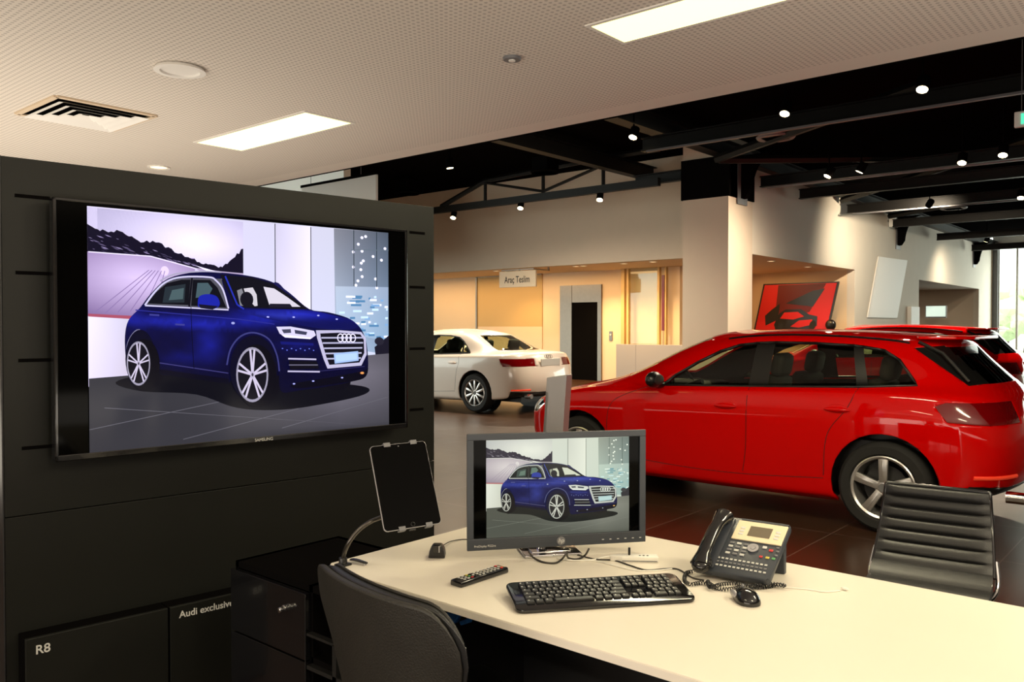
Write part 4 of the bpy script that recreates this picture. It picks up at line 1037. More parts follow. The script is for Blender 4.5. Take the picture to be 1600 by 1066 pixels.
    poly([(712, 345), (742, 340), (755, 362), (758, 396), (748, 398), (722, 372)], (.62, .64, .55)); poly([(778, 336), (815, 340), (862, 366), (908, 394), (800, 398)], (.66, .68, .60)); poly([(690, 352), (706, 345), (716, 372), (714, 398), (700, 398)], (.30, .32, .28))
    ell(722, 378, 22, 24, (.02, .02, .025), 16); poly([(800, 388), (870, 386), (880, 398), (795, 400)], (.03, .03, .04))
    CH = (.62, .64, .66)
    line(sm([(412, 407), (438, 370), (472, 337), (520, 320), (600, 316), (622, 324), (645, 352), (662, 408)], 4, False), 5, CH); line([(412, 408), (662, 412)], 4, CH); line([(549, 320), (540, 407)], 6, (.012, .012, .015))
    line(sm([(455, 335), (500, 312), (580, 300), (640, 299)], 4, False), 4, (.45, .46, .46)); line([(652, 310), (690, 395), (712, 408)], 5, (.05, .08, .42))
    # mirror
    poly(sm([(566, 395), (572, 374), (600, 367), (626, 374), (634, 398), (612, 412), (572, 408)], 4), B3); poly([(568, 398), (630, 402), (612, 413), (574, 410)], (.02, .02, .04))
    # crease lines, handles, sill
    line([(385, 422), (560, 432), (700, 440), (815, 452)], 3, (.06, .07, .30)); line([(430, 570), (660, 605)], 3, (.10, .10, .22))
    for x, y in ((438, 434), (512, 460)): line([(x-14, y), (x+14, y+1)], 5, (.10, .11, .30))
    line([(545, 408), (548, 500), (553, 590)], 2, (.004, .004, .02)); ell(676, 452, 6, 4, (.4, .45, .6), 10)
    # arches
    line(sm([(368, 590), (362, 540), (370, 505), (392, 480), (415, 500), (430, 545), (438, 600)], 5, False), 7, (.30, .31, .36)); line(sm([(655, 580), (668, 530), (700, 492), (745, 480), (795, 500), (822, 550), (830, 600)], 5, False), 5, (.10, .11, .24))
    ell(398, 562, 42, 84, (.006, .007, .03)); ell(744, 592, 80, 104, (.006, .007, .03)); ell(408, 580, 44, 76, (.006, .006, .008)); ell(752, 614, 68, 98, (.006, .006, .008))
    # wheels
    for cx, cy, rx, ry, ns in ((392, 575, 31, 61, 5), (738, 610, 51, 82, 5)):
        ell(cx, cy, rx*1.05, ry*1.04, (.40, .41, .40)); ell(cx, cy, rx*.94, ry*.94, (.02, .02, .022))
        for k in range(ns):
            for off in (-.16, .16):
                a = 2*PI*k/ns-PI/2+off; a2 = 2*PI*k/ns-PI/2+off*.9
                p0 = (cx+rx*.12*math.cos(a), cy+ry*.12*math.sin(a)); p1 = (cx+rx*.96*math.cos(a2), cy+ry*.96*math.sin(a2)); line([p0, p1], rx*.13, (.62, .62, .60))
        ell(cx, cy, rx*.16, ry*.15, (.55, .55, .54), 14); ell(cx, cy, rx*.07, ry*.07, (.1, .1, .1), 10)
    # lamps, grille, intakes
    poly([(820, 460), (870, 458), (955, 470), (962, 484), (945, 495), (862, 490), (832, 482)], (.66, .68, .68)); poly([(838, 468), (870, 466), (872, 478), (846, 480)], (.12, .13, .15)); poly([(884, 468), (930, 474), (926, 484), (886, 480)], (.10, .11, .14)); poly([(836, 484), (945, 492), (942, 497), (850, 493)], (.85, .88, .9))
    poly([(962, 468), (1050, 466), (1138, 470), (1156, 490), (1160, 545), (1138, 582), (1005, 592), (990, 560), (966, 492)], (.55, .57, .58))
    poly([(978, 478), (1050, 474), (1134, 478), (1148, 496), (1150, 540), (1130, 572), (1012, 580), (1000, 552), (980, 492)], (.018, .020, .024))
    for k in range(5):
        y = 492+k*17; line([(982+k*5, y), (1148-k*3, y-3)], 5, (.50, .53, .55))
    for k in range(4):
        cx = 1055+k*16
        line([(cx+11*math.cos(2*PI*j/16), 491+13*math.sin(2*PI*j/16)) for j in range(17)], 3.2, (.85, .87, .88))
    poly([(1028, 542), (1124, 534), (1126, 566), (1032, 576)], (.42, .58, .66)); poly([(1034, 547), (1119, 540), (1120, 561), (1037, 570)], (.50, .68, .74))
    line([(860, 560), (962, 562)], 5, (.55, .56, .58)); poly([(862, 566), (965, 568), (972, 592), (866, 594)], (.012, .012, .016)); line([(862, 580), (968, 580)], 3, (.25, .26, .28)); line([(858, 600), (975, 602)], 5, (.55, .56, .58))
    line([(975, 600), (1000, 598), (1150, 585)], 3, (.06, .06, .14)); ell(1140, 607, 8, 4, (.8, .45, .15), 8)
    for x in range(840, 960, 16): ell(x, 528+((x//16) % 2)*5, 3, 2, (.2, .26, .6), 6)
    for x, y in ((880, 640), (1060, 622), (950, 632), (790, 430), (880, 428), (970, 420), (1040, 430)): ell(x, y, 5, 2.5, (.5, .55, .8), 6)
    me = bpy.data.meshes.new('display_picture'); bm.to_mesh(me); bm.free(); return me
PIC = make_picture()
def picmat(name, tint, gain, lift=(0, 0, 0), gam=1.0):
    m = bpy.data.materials.new(name); m.use_nodes = True; nt = m.node_tree; b = nt.nodes['Principled BSDF']
    b.inputs['Base Color'].default_value = (.005, .005, .006, 1); b.inputs['Roughness'].default_value = .12; b.inputs['Specular IOR Level'].default_value = .12
    a = nt.nodes.new('ShaderNodeAttribute'); a.attribute_name = 'Col'
    gm = nt.nodes.new('ShaderNodeGamma'); gm.inputs[1].default_value = gam; nt.links.new(a.outputs['Color'], gm.inputs[0])
    mx = nt.nodes.new('ShaderNodeVectorMath'); mx.operation = 'MULTIPLY_ADD'; mx.inputs[1].default_value = tint; mx.inputs[2].default_value = lift
    nt.links.new(gm.outputs[0], mx.inputs[0]); nt.links.new(mx.outputs[0], b.inputs['Emission Color']); b.inputs['Emission Strength'].default_value = gain
    return m
M['pic_tv'] = picmat('television_display', (1.0, .90, 1.25), 1.35, (.0, .0, .003), 1.45)
M['pic_mon'] = picmat('monitor_display', (.98, 1.0, .88), .95)
def screen_picture(parent, Mx, w, h, m):
    me = PIC.copy(); me.transform(Mx @ Matrix.Diagonal((w, h, 1, 1))); me.materials.clear(); me.materials.append(M[m])
    o = bpy.data.objects.new('display_picture', me); COL.objects.link(o); o.parent = parent; return o

# ---- television: left upper corner seen at px 84, right edge at px 636
TW = 1.45
uL, uR, hr = (84-800)/F_PX, (636-800)/F_PX, 1.345
L_ = 1/ math.hypot(uR*hr-uL, hr-1); dL = TW*L_; dR = dL*hr
PL = cw(uL*dL, dL); PR = cw(uR*dR, dR); tu = (PR-PL).normalized(); tn = Vector((tu.y, -tu.x, 0))     # tn points to the camera side
zt = CAM_Z+(510-308)/F_PX*dL; zb = CAM_Z-(723-510)/F_PX*dL; TH = zt-zb
tvo = PL.copy(); tvo.z = zb
tv = thing('television', 'large wall mounted television showing a blue car in a showroom', 'television', tvo, rot=frame((0, 0, 0), tu, -tn, (0, 0, 1)).to_euler())
# local: x along the screen, y = away from viewer, z up ; front face at y = 0
MB().b2((0, .003, 0), (TW, .045, TH), bev=.004).build('housing', 'gloss_black', tv)
MB().b2((.10, .045, .1), (TW-.1, .085, TH-.12)).build('wall_mount', 'black', tv)
mb = MB(); bz = .012
mb.b2((0, -.006, 0), (TW, .004, .022), bev=.003); mb.b2((0, -.006, TH-bz), (TW, .004, TH), bev=.003); mb.b2((0, -.006, 0), (bz, .004, TH), bev=.003); mb.b2((TW-bz, -.006, 0), (TW, .004, TH), bev=.003)
mb.build('bezel', 'gloss_black', tv)
def tvxz(px, py):
    r = ray(px, py); t = (PL-ORG).dot(tn)/r.dot(tn); p = ORG+r*t; return (p-PL).dot(tu), p.z-zb
xa, _ = tvxz(137.5, 500); xb, _ = tvxz(606.5, 500)
_, z1_ = tvxz(137.5, 322); _, z0_ = tvxz(137.5, 711)
MB().quad((bz, .0015, .02), (TW-bz, .0015, .02), (TW-bz, .0015, TH-bz), (bz, .0015, TH-bz)).build('screen_glass', 'black_screen', tv)
screen_picture(tv, frame((xa, .0, z0_), (1, 0, 0), (0, 0, 1), (0, -1, 0)), xb-xa, z1_-z0_, 'pic_tv')
sx, _ = tvxz(397, 688); text('SAMSUNG', .017, 'text_w', tv, frame((sx, -.0065, .004), (1, 0, 0), (0, 0, 1), (0, -1, 0)), ext=.0002)
# ---- media wall
wo = PL - tn*.09; wo.z = 0
def wx(px):     # position along the wall plane
    r = ray(px, 510); t = (wo-ORG).dot(tn)/r.dot(tn); return (ORG+r*t-wo).dot(tu)
def wz(px, py):
    r = ray(px, py); t = (wo-ORG).dot(tn)/r.dot(tn); return (ORG+r*t).z
xl, xr_ = wx(4), wx(678); WT = (wz(4, 241)+wz(677, 324.5))/2
mw = thing('media_wall', 'freestanding charcoal panel wall carrying the television', 'partition wall', wo, rot=tv.rotation_euler)
pz = [0.0, .52]+[wz(40, y) for y in (805, 699, 563, 427, 308)]+[WT]
MB().b2((xl+.004, .012, 0), (xr_-.004, .12, WT-.004)).build('core', 'black', mw)
g = .0016
rows = sorted(set(round(v, 4) for v in [0, wz(45, 805), WT]))
for k, (a, b) in enumerate(zip(rows, rows[1:])):
    MB().b2((xl, 0, a+g), (xr_, .012, b-g), bev=.0012).build('wall_panel_sheet', 'panelwall', mw)
# routed slots beside the television
slots = [(25, 80, 308), (25, 80, 427), (28, 80, 563), (32, 83, 699), (640, 664, 364), (640, 664, 449), (640, 664, 545), (640, 661, 640)]
mb = MB()
for x0, x1, y in slots:
    zz = wz((x0+x1)/2, y); mb.b2((wx(x0), -.0015, zz-.006), (wx(x1), .0005, zz+.006))
mb.build('slot', 'black', mw)
MB().b2((xl-.006, -.002, 0), (xl, .12, WT), bev=.002).build('edge_strip', 'black_plastic', mw)
# ---- base cabinets with lettering
zc_ = wz(39, 1001)
def cab(pxa, pxb, word, wpx, wpy, size, label):
    D = .10; off = wo + tn*D
    def ox(px, py): r = ray(px, py); t = (off-ORG).dot(tn)/r.dot(tn); p = ORG+r*t; return (p-off).dot(tu), p.z
    xa, za = ox(pxa, 1000 if pxa < 200 else 940); xb, zb_ = ox(pxb, 940)
    c = thing('display_cabinet', label, 'cabinet', off+tu*xa, rot=tv.rotation_euler)
    w = xb-xa; zt_ = ox(39, 1001)[1]
    MB().b2((0, .016, 0), (w-.004, D-.006, zt_-.002)).build('carcass', 'black', c)
    MB().b2((.002, 0, .03), (w-.006, .016, zt_), bev=.0015).build('front_panel', 'panelwall', c)
    lx, lz = ox(wpx, wpy)
    text(word, size, 'text_w', c, frame((lx-xa, -.001, lz), (1, 0, 0), (0, 0, 1), (0, -1, 0)), ext=.0003, bold=.0006)
cab(39, 265, 'R8', 55, 1023, .042, 'low black display cabinet lettered R8 under the television')
cab(265, 392, 'Audi exclusive', 280, 966, .036, 'low black display cabinet lettered Audi exclusive')
# ---- black drawer cabinet beside the desk
Yc = 1.50
a = atY(360, 878, Yc); zk = a.z; bq = atY(478, 1035, Yc)
dc = thing('drawer_cabinet', 'glossy black drawer cabinet with a key lock left of the desk', 'cabinet', (a.x, Yc, 0))
wtot = -1.72-a.x; wd = bq.x-a.x; zl = bq.z
mb = MB(); mb.b2((0, .02, zk-.02), (wtot, .45, zk)); mb.b2((0, .02, .02), (.018, .45, zk)); mb.b2((wd-.009, .02, .02), (wd+.009, .45, zk)); mb.b2((wtot-.018, .02, .02), (wtot, .45, zk)); mb.b2((0, .43, .02), (wtot, .45, zk)); mb.b2((wd, .02, zl-.01), (wtot, .43, zl+.01)); mb.b2((0, .02, .02), (wtot, .45, .04))
mb.build('carcass', 'black', dc)
MB().b2((.001, 0, zl+.003), (wd-.002, .019, zk-.022), bev=.0015).build('drawer_front', 'gloss_black', dc)
MB().b2((.001, 0, .04), (wd-.002, .019, zl-.003), bev=.0015).build('drawer_front', 'gloss_black', dc)
xs_ = atY(519, 1030, Yc).x-a.x
z990 = atY(500, 1000, Yc).z
mb = MB(); mb.b2((wd+.004, .0, z990-.004), (wtot, .02, z990+.004)); mb.b2((wd+.004, 0, zl-.02), (wtot, .02, zl-.008)); mb.b2((xs_, 0, zl-.02), (xs_+.018, .02, z990)); mb.build('shelf_frame', 'key', dc)
mb = MB(); mb.b2((wd-.003, -.002, .03), (wd+.001, .0, zk-.03)); mb.build('edge_strip', 'black_plastic', dc)
kx = atY(447, 950, Yc)
lk = MB().cyl((kx.x-a.x, -.006, kx.z), .011, .012, 'Y', bev=.002).cyl((kx.x-a.x+.004, -.020, kx.z), .0085, .020, 'Y', bev=.002).build('key_lock', 'chrome', dc, smooth=40)
wp = atY(530, 1018, Yc+.2); 
tp = MB().box((0, 0, 0), (.09, .13, .08), bev=.003).build('paper_box', 'white', None, loc=(xs_+a.x+.075, Yc+.15, zl+.05)); tag(tp, 'small white box standing inside the open shelf of the drawer cabinet', 'box')
# ================================================================ DESK
DZ = .775
dk = thing('desk', 'long cream topped office desk in the foreground', 'desk', (-.85, 1.9, 0))
X0, X1, Y0, Y1 = -1.955, .30, 1.452, 2.345
c_ = dk.location
P = [(X0, Y0+.03), (X0+.03, Y0), (X1, Y0), (X1, Y1), (X0, Y1)]
MB().prism([(x-c_.x, y-c_.y) for x, y in P], .022, Matrix.Translation((0, 0, DZ-.022)), bev=.002).build('tabletop', 'desk', dk)
mb = MB(); e = .0008
mb.prism([(x-c_.x+(-e if x < -1 else e), y-c_.y+(-e if y < 1.9 else e)) for x, y in P], .017, Matrix.Translation((0, 0, DZ-.0205))); mb.build('edge_band', 'deskedge', dk)
for x in (-1.68, .12): MB().b2((x-c_.x-.02, -.33, 0), (x-c_.x+.02, .33, DZ-.022), bev=.003).build('leg_panel', 'black_plastic', dk)
MB().b2((-1.66-c_.x, .10, .10), (.12-c_.x, .125, DZ-.03)).build('modesty_panel', 'black_plastic', dk)
def D(px, py, z=DZ): return atz(px, py, z)

# ---- monitor
dl, dr = 2.44*(CAM_Z-DZ)/.68, 0
s_ = .340/(184/F_PX); dl = s_; dr = s_*184/176.0
ML = cw((729.5-800)/F_PX*dl, dl); MR = cw((1009-800)/F_PX*dr, dr)
zb = CAM_Z-(863-510)/F_PX*dl; MH = 184/F_PX*dl; MW = (MR-ML).length; mu = (MR-ML).normalized(); mn = Vector((mu.y, -mu.x, 0))
mo = (ML+MR)/2; base_z = DZ
mt = thing('computer_monitor', 'graphite computer monitor on the desk showing the same blue car', 'monitor', (mo.x, mo.y, DZ), rot=frame((0, 0, 0), mu, -mn, (0, 0, 1)).to_euler())
zo = zb-DZ; W, H = MW, MH
mb = MB(); mb.b2((-W/2+.003, .004, zo+.003), (W/2-.003, .03, zo+H-.003), bev=.004); mb.b2((-.16, .03, zo+.06), (.16, .055, zo+H-.06), bev=.012); mb.build('housing', 'black_plastic', mt)
bt_, bb = .019, .026+.008
mb = MB()
for lo, hi in (((-W/2, -.004, zo), (W/2, .006, zo+bb)), ((-W/2, -.004, zo+H-bt_), (W/2, .006, zo+H)), ((-W/2, -.004, zo+bb), (-W/2+bt_, .006, zo+H-bt_)), ((W/2-bt_, -.004, zo+bb), (W/2, .006, zo+H-bt_))): mb.b2(lo, hi, bev=.0015)
mb.build('bezel', 'greybezel', mt)
MB().quad((-W/2+bt_, .003, zo+bb), (W/2-bt_, .003, zo+bb), (W/2-bt_, .003, zo+H-bt_), (-W/2+bt_, .003, zo+H-bt_)).build('screen_glass', 'black_screen', mt)
iw = W*224/280; ih = H-bt_-bb-.002
screen_picture(mt, frame((-W/2+W*(758.5-729.5)/280, .0015, zo+bb+.001), (1, 0, 0), (0, 0, 1), (0, -1, 0)), iw*1.0, ih, 'pic_mon')
bx = -W/2+W*(873.5-729.5)/280
lg = MB().cyl((bx, -.0045, zo+bb/2), .0125, .0025, 'Y', 32).build('maker_badge', 'grey', mt, smooth=40)
text('hp', .018, 'text_w', lg, frame((bx, -.0062, zo+bb/2-.0045), (1, 0, 0), (.25, 0, 1), (0, -1, 0)), ext=.0002, align='CENTER')
text('ProDisplay P222va', .0085, 'text_w', mt, frame((-W/2+.02, -.0045, zo+.010), (1, 0, 0), (0, 0, 1), (0, -1, 0)), ext=.0002)
for k in range(6): MB().box((W/2-.135+k*.0235, -.0045, zo+.014), (.006, .001, .002)).build('menu_button', 'text_w', mt)
# stand
MB().lathe([(.016, .01), (.016, zo+.10)], 20, Matrix.Translation((-.035, .065, 0))).build('stand_column', 'chrome', mt, smooth=40)
bs = D(858, 871); lb = Matrix.Rotation(-mt.rotation_euler.z, 4, 'Z') @ (bs-Vector((mo.x, mo.y, DZ)))
MB().b2((-.10, .0, 0), (.075, .15, .009), bev=.004).b2((-.075, .02, .009), (.045, .12, .013), bev=.003).build('stand_base', 'chrome', mt, smooth=30)
MB().b2((-.055, .045, zo+.05), (-.015, .075, zo+.14)).build('stand_bracket', 'black_plastic', mt)

# ---- cables on the desk
def cable(name, label, pts, r, m, sub=8):
    P = [D(*p[:2], DZ+r+(p[2] if len(p) > 2 else 0)) for p in pts]; o_ = P[0].copy()
    o = MB().tube([p-o_ for p in P], r, 8, smooth=sub).build(name, m, None, smooth=60, loc=o_); return tag(o, label, 'cable')
cable('monitor_cable', 'dark cable sagging in a loop under the monitor left of its stand', [(826, 862, .03), (834, 872, .004), (850, 879), (868, 880), (878, 874, .004), (884, 866, .03)], .003, 'cable')
cable('monitor_cable', 'dark cable loop under the monitor right of its stand', [(886, 864, .03), (888, 872, .0), (902, 874), (914, 868, .006), (920, 858, .04)], .003, 'cable')
cable('power_cable', 'thin dark cable running from the monitor past the white hub to the telephone', [(885, 862, .01), (905, 868), (930, 874), (960, 876), (985, 884), (1010, 891), (1040, 889), (1060, 890), (1082, 903), (1100, 907)], .0022, 'cable')
cable('white_cable', 'white cable running from the monitor stand to the white hub', [(870, 872), (890, 876), (925, 875), (950, 870), (975, 872)], .0024, 'cable_w')
cable('white_cable', 'white cable curving across the desk behind the keyboard', [(900, 876), (930, 877), (960, 884), (990, 891), (1020, 892), (1050, 889)], .0020, 'cable_w')
cable('white_cable', 'thin white cable with a small plug lying right of the telephone', [(1200, 916), (1225, 918), (1260, 921), (1290, 925), (1312, 923)], .0020, 'cable_w')
cable('cradle_cable', 'thin dark cable from the small cradle to behind the monitor', [(693, 852, .012), (705, 846, .004), (725, 843), (745, 845)], .0016, 'cable')
p = D(1320, 923); o = MB().ell((0, 0, .005), (.022, .009, .008)).build('white_plug', 'cable_w', None, smooth=60, loc=p); tag(o, 'tiny white plug at the end of the thin white cable', 'plug')
# ---- white hub with upright stick
a = D(972, 879); b = D(1029, 880); u = (b-a).normalized(); v = Vector((-u.y, u.x, 0))
hbx = thing('usb_hub', 'white plug adapter block behind the keyboard', 'adapter', a, rot=frame((0, 0, 0), u, v, (0, 0, 1)).to_euler()); L = (b-a).length
MB().prism([(-.035, .012), (0, 0), (L, 0), (L, .035), (0, .035), (-.03, .022)], .017, bev=.003).build('body', 'cable_w', hbx, smooth=40)
MB().b2((.0, -.0006, .003), (L-.004, .001, .0055)).build('seam', 'grey', hbx)
st = thing('antenna_stick', 'short dark stick standing upright on the white adapter block', 'antenna', a+u*.022+v*.018+Vector((0, 0, .017)))
MB().cyl((0, 0, .011), .0035, .022, bev=.001).build('stick', 'black_plastic', st, smooth=40)
for k in range(3): MB().cyl((L*.5+k*.011, .012, .0175), .003, .002).build('indicator', 'grey', hbx)

# ---- keyboard
FL, FR = D(807, 961), D(1090, 942)
ku = (FR-FL).normalized(); kv = Vector((-ku.y, ku.x, 0)); KW = (FR-FL).length; KD = .158
kb = thing('keyboard', 'black computer keyboard lying in front of the monitor', 'keyboard', FL, rot=frame((0, 0, 0), ku, kv, (0, 0, 1)).to_euler())
tilt = Matrix.Rotation(R(7.5), 4, 'X')
def rrect(w, h, r, n=6, x0=0, y0=0):
    pts = []
    for cx, cy, a0 in ((w-r, h-r, 0), (r, h-r, 90), (r, r, 180), (w-r, r, 270)):
        for k in range(n+1): a = R(a0+90*k/n); pts.append((x0+cx+r*math.cos(a), y0+cy+r*math.sin(a)))
    return pts
MB().prism(rrect(KW, KD, .022), .010, tilt, bev=.0035).build('case', 'gloss_black', kb, smooth=40)
MB().b2((.02, KD-.02, 0), (.06, KD-.008, .014)).build('foot', 'black_plastic', kb); MB().b2((KW-.06, KD-.02, 0), (KW-.02, KD-.008, .014)).build('foot', 'black_plastic', kb)
kx0, kx1 = .030, KW-.030; un = (kx1-kx0)/22.7
rows = [(0, [1]*15+['g', 1, 1, 1, 'g', 1, 1, 1, 1]), (1, [1]*13+[2]+['g', 1, 1, 1, 'g', 1, 1, 1, 1]), (2, [1.5]+[1]*12+[1.5]+['g', 1, 1, 1, 'g', 1, 1, 1, 1]),
        (3, [1.8]+[1]*11+[2.2]+['G', 'g', 1, 1, 1, 1]), (4, [2.3]+[1]*10+[2.7]+['g', 's', 1, 's', 'g', 1, 1, 1, 1]), (5, [1.3, 1.3, 1.3, 6, 1.3, 1.3, 1.3, 1.2]+['g', 1, 1, 1, 'g', 2, 1, 1])]
pitch = (KD-.043)/6; mats = ['key', 'button_w']
keys = []
for r_, ks in rows:
    x = kx0; y = KD-.016-pitch*(r_+1)
    for k in ks:
        if k == 'g': x += un*.35; continue
        if k == 'G': x += un*3; continue
        if k == 's': x += un; continue
        if x+k*un > kx1+un*.6: break
        keys.append((x, y, k*un)); x += k*un
for i, (x, y, w) in enumerate(keys):
    mb = MB(); mb.box((x+w/2, y+pitch/2, .0125), (w-.0022, pitch-.0022, .006), bev=.0012, seg=1, taper=(.92, .9)); mb.box((x+w*.36, y+pitch*.62, .0157), (.0035, .0035, .0004), mi=1)
    mb.xf(tilt).build('keycap', mats, kb)
# ---- remote control
a, b = D(712, 917), D(786, 893)
ru = (b-a).normalized(); rv = Vector((-ru.y, ru.x, 0)); RL_ = (b-a).length
rm = thing('remote_control', 'black television remote control lying left of the keyboard', 'remote control', a, rot=frame((0, 0, 0), ru, rv, (0, 0, 1)).to_euler())
pts = [(-.021, 0), (.021, 0), (.0215, .008), (.019, .016), (-.019, .016), (-.0215, .008)]
MB().prism([(p[0], p[1]) for p in pts], RL_, frame((0, 0, .0), (0, 1, 0), (0, 0, 1), (1, 0, 0)), bev=.003).build('case', 'gloss_black', rm, smooth=40)
cols = {0: 'red', 13: 'yellow', 14: 'green'}
n = 0
for i in range(11):
    for j in (-1, 0, 1):
        m = 'button_w'
        if i == 10 and j == 1: m = 'red'
        if i == 10 and j == -1: m = 'red'
        if i == 2: m = ('red', 'green', 'yellow')[j+1]
        if i == 3 and j: m = 'key'
        MB().box((RL_*(.12+.078*i), j*.0115, .0168), (.0068, .0062, .0024), bev=.0008, seg=1).build('button', m, rm)
# ---- small cradle
a = D(669, 873); b = D(695, 873); cu_ = (b-a).normalized(); cv_ = Vector((-cu_.y, cu_.x, 0)); cwid = (b-a).length*1.02
cr = thing('charging_cradle', 'small black charging cradle near the far desk corner', 'charger', a, rot=frame((0, 0, 0), cu_, cv_, (0, 0, 1)).to_euler())
MB().prism([(0, 0), (cwid, 0), (cwid*.94, .022), (cwid*.75, .036), (cwid*.25, .036), (cwid*.06, .022)], .045, frame((0, .045, 0), (1, 0, 0), (0, 0, 1), (0, -1, 0)), bev=.004).build('body', 'black_plastic', cr, smooth=40)
MB().b2((cwid*.28, -.0005, .016), (cwid*.72, .012, .037), bev=.002).build('cup', 'gloss_black', cr); MB().b2((cwid*.62, -.002, .018), (cwid*.68, .002, .036)).build('contact', 'silver', cr)
# ---- mouse
a = D(1166, 940)
ms = thing('computer_mouse', 'small glossy black computer mouse right of the keyboard', 'mouse', a, rz=YAW+R(6))
bm = bmesh.new(); bmesh.ops.create_uvsphere(bm, u_segments=28, v_segments=18, radius=1)
for v in bm.verts:
    x, y, z = v.co; y2 = y; w = .031*(1-.10*y2-.06*math.cos(y2*3)); v.co = (x*w, y*.047, max(z, -.15)*.030*(1-.12*y2)+.0045)
mb = MB(); mb._merge(bm); mb.build('shell', 'gloss_black', ms, smooth=60)
MB().cyl((0, .024, .0305), .006, .006, 'X', bev=.001).build('scroll_wheel', 'grey', ms, smooth=40)
MB().ell((-.024, .018, .014), (.014, .044, .02)).build('side_grip', 'silver', ms, smooth=60)
# ---- telephone
pf0, pf1 = D(1084, 893, DZ+.012), D(1203, 915, DZ+.012)
pu = (pf1-pf0); PW = pu.length; pu.normalize(); pv = Vector((-pu.y, pu.x, 0))
ph = thing('desk_telephone', 'grey desk telephone with display and handset on its left', 'telephone', (pf0.x, pf0.y, DZ), rot=frame((0, 0, 0), pu, pv, (0, 0, 1)).to_euler())
A = R(31); PD = .215
Mt = Matrix.Translation((0, 0, .008)) @ Matrix.Rotation(A, 4, 'X')
def T(mb): return mb.xf(Mt)
T(MB().prism(rrect(PW, PD, .010), .020, None, bev=.004)).build('case', 'greybezel', ph, smooth=40)
hwid = PW*.30
T(MB().b2((hwid+.004, PD*.60, .0195), (PW-.004, PD*.945, .0235), bev=.0015)).build('display_panel', 'ivory', ph)
T(MB().b2((hwid+.01, PD*.945, .0195), (PW-.004, PD-.004, .024), bev=.001)).build('brand_strip', 'greybezel', ph)
dx0 = hwid+(PW-hwid)*.30; dx1 = hwid+(PW-hwid)*.72
T(MB().b2((dx0, PD*.68, .0236), (dx1, PD*.86, .0243))).build('lcd', 'lcd', ph)
for k in range(3):
    for x in (hwid+(PW-hwid)*.17, hwid+(PW-hwid)*.84):
        T(MB().box((x, PD*(.70+.055*k), .0240), (.013, .0075, .0014), bev=.0005, seg=1)).build('soft_key', 'text_w', ph)
for r_ in range(4):
    for c in range(3): T(MB().box((hwid+.012+c*.020, PD*(.535-.062*r_), .0208), (.0125, .0072, .003), bev=.0008, seg=1)).build('dial_key', 'button_w' if (r_+c) % 2 else 'grey', ph)
nx = hwid+(PW-hwid)*.50
T(MB().lathe([(.0075, .02), (.0155, .0215), (.0155, .0235), (.0075, .0235)], 28, Matrix.Translation((nx, PD*.49, 0)))).build('navigation_ring', 'silver', ph, smooth=40)
T(MB().cyl((nx, PD*.49, .022), .0062, .004)).build('ok_key', 'silver', ph)
for x, y, m, s in ((.70, .535, 'text_w', .012), (.83, .50, 'red', .011), (.70, .37, 'red', .009), (.82, .37, 'yellow', .010), (.93, .37, 'green', .009), (.95, .50, 'grey', .008), (.95, .43, 'grey', .008), (.93, .56, 'grey', .008)):
    T(MB().box((hwid+(PW-hwid)*x, PD*y, .0208), (s, s*.7, .003), bev=.0008, seg=1)).build('function_key', m, ph)
for r_ in range(3):
    for c in range(12): T(MB().box((hwid-.006+c*(PW-hwid)/12.4+.002*r_, PD*(.245-.062*r_), .0206), (.0075, .0055, .0022), bev=.0006, seg=1)).build('letter_key', 'button_w' if r_ != 1 else 'grey', ph)
MB().b2((PW*.55, PD*.72, 0), (PW-.012, PD*.80, .085), bev=.003).build('stand_foot', 'greybezel', ph)
MB().b2((.02, PD*.72, 0), (PW*.5, PD*.80, .085), bev=.003).build('stand_foot', 'greybezel', ph)
# handset
hs = [Vector((.028, -.004, .036)), Vector((.027, .03, .046)), Vector((.027, .075, .052)), Vector((.027, .12, .052)), Vector((.027, .165, .047)), Vector((.027, .20, .036))]
rad = lambda t: .0165+.011*max(0, 1-t*4.5)+.0105*max(0, 1-(1-t)*4)
mb = MB(); mb.tube(hs, lambda t: .015 if t in (0, 1) else rad(t)*1.15, 14, smooth=6, flat=.75)
mb.ell((.028, .008, .036), (.058, .062, .040)); mb.ell((.027, .19, .038), (.054, .056, .036))
T(mb).build('handset', 'gloss_black', ph, smooth=60)
T(MB().b2((.004, .01, .018), (hwid-.006, PD-.01, .026), bev=.006)).build('cradle', 'greybezel', ph, smooth=40)
# coiled cord (lies on the desk)
path = [(1084, 893), (1072, 896), (1070, 908), (1080, 913), (1095, 911), (1108, 912), (1120, 919), (1140, 921), (1165, 917), (1190, 918), (1215, 914), (1228, 915)]
PP = spline([D(x, y, DZ+.006) for x, y in path], 16)
back = spline([D(x, y, DZ+.010) for x, y in [(1228, 916), (1200, 912), (1175, 917), (1150, 912), (1125, 914), (1110, 918), (1106, 908)]], 18)
def coil(P, r, turns):
    Ls = [0]
    for a, b in zip(P, P[1:]): Ls.append(Ls[-1]+(b-a).length)
    tot = Ls[-1]; out = []; N = turns*9; j = 0
    for i in range(N+1):
        s = tot*i/N
        while j < len(Ls)-2 and Ls[j+1] < s: j += 1
        t = (s-Ls[j])/max(1e-9, Ls[j+1]-Ls[j]); p = P[j].lerp(P[j+1], t); d = (P[j+1]-P[j]).normalized(); n = Vector((-d.y, d.x, 0)).normalized(); a = 2*PI*i/9
        out.append(p+n*math.cos(a)*r+Vector((0, 0, 1))*math.sin(a)*r)
    return out
tot = coil(PP, .0045, 58)+coil(back, .0045, 40); o_ = tot[0].copy()
tag(MB().tube([p-o_ for p in tot], .0014, 5).build('coiled_cord', 'black_plastic', None, smooth=60, loc=o_), 'coiled black handset cord lying in front of the telephone', 'cord')

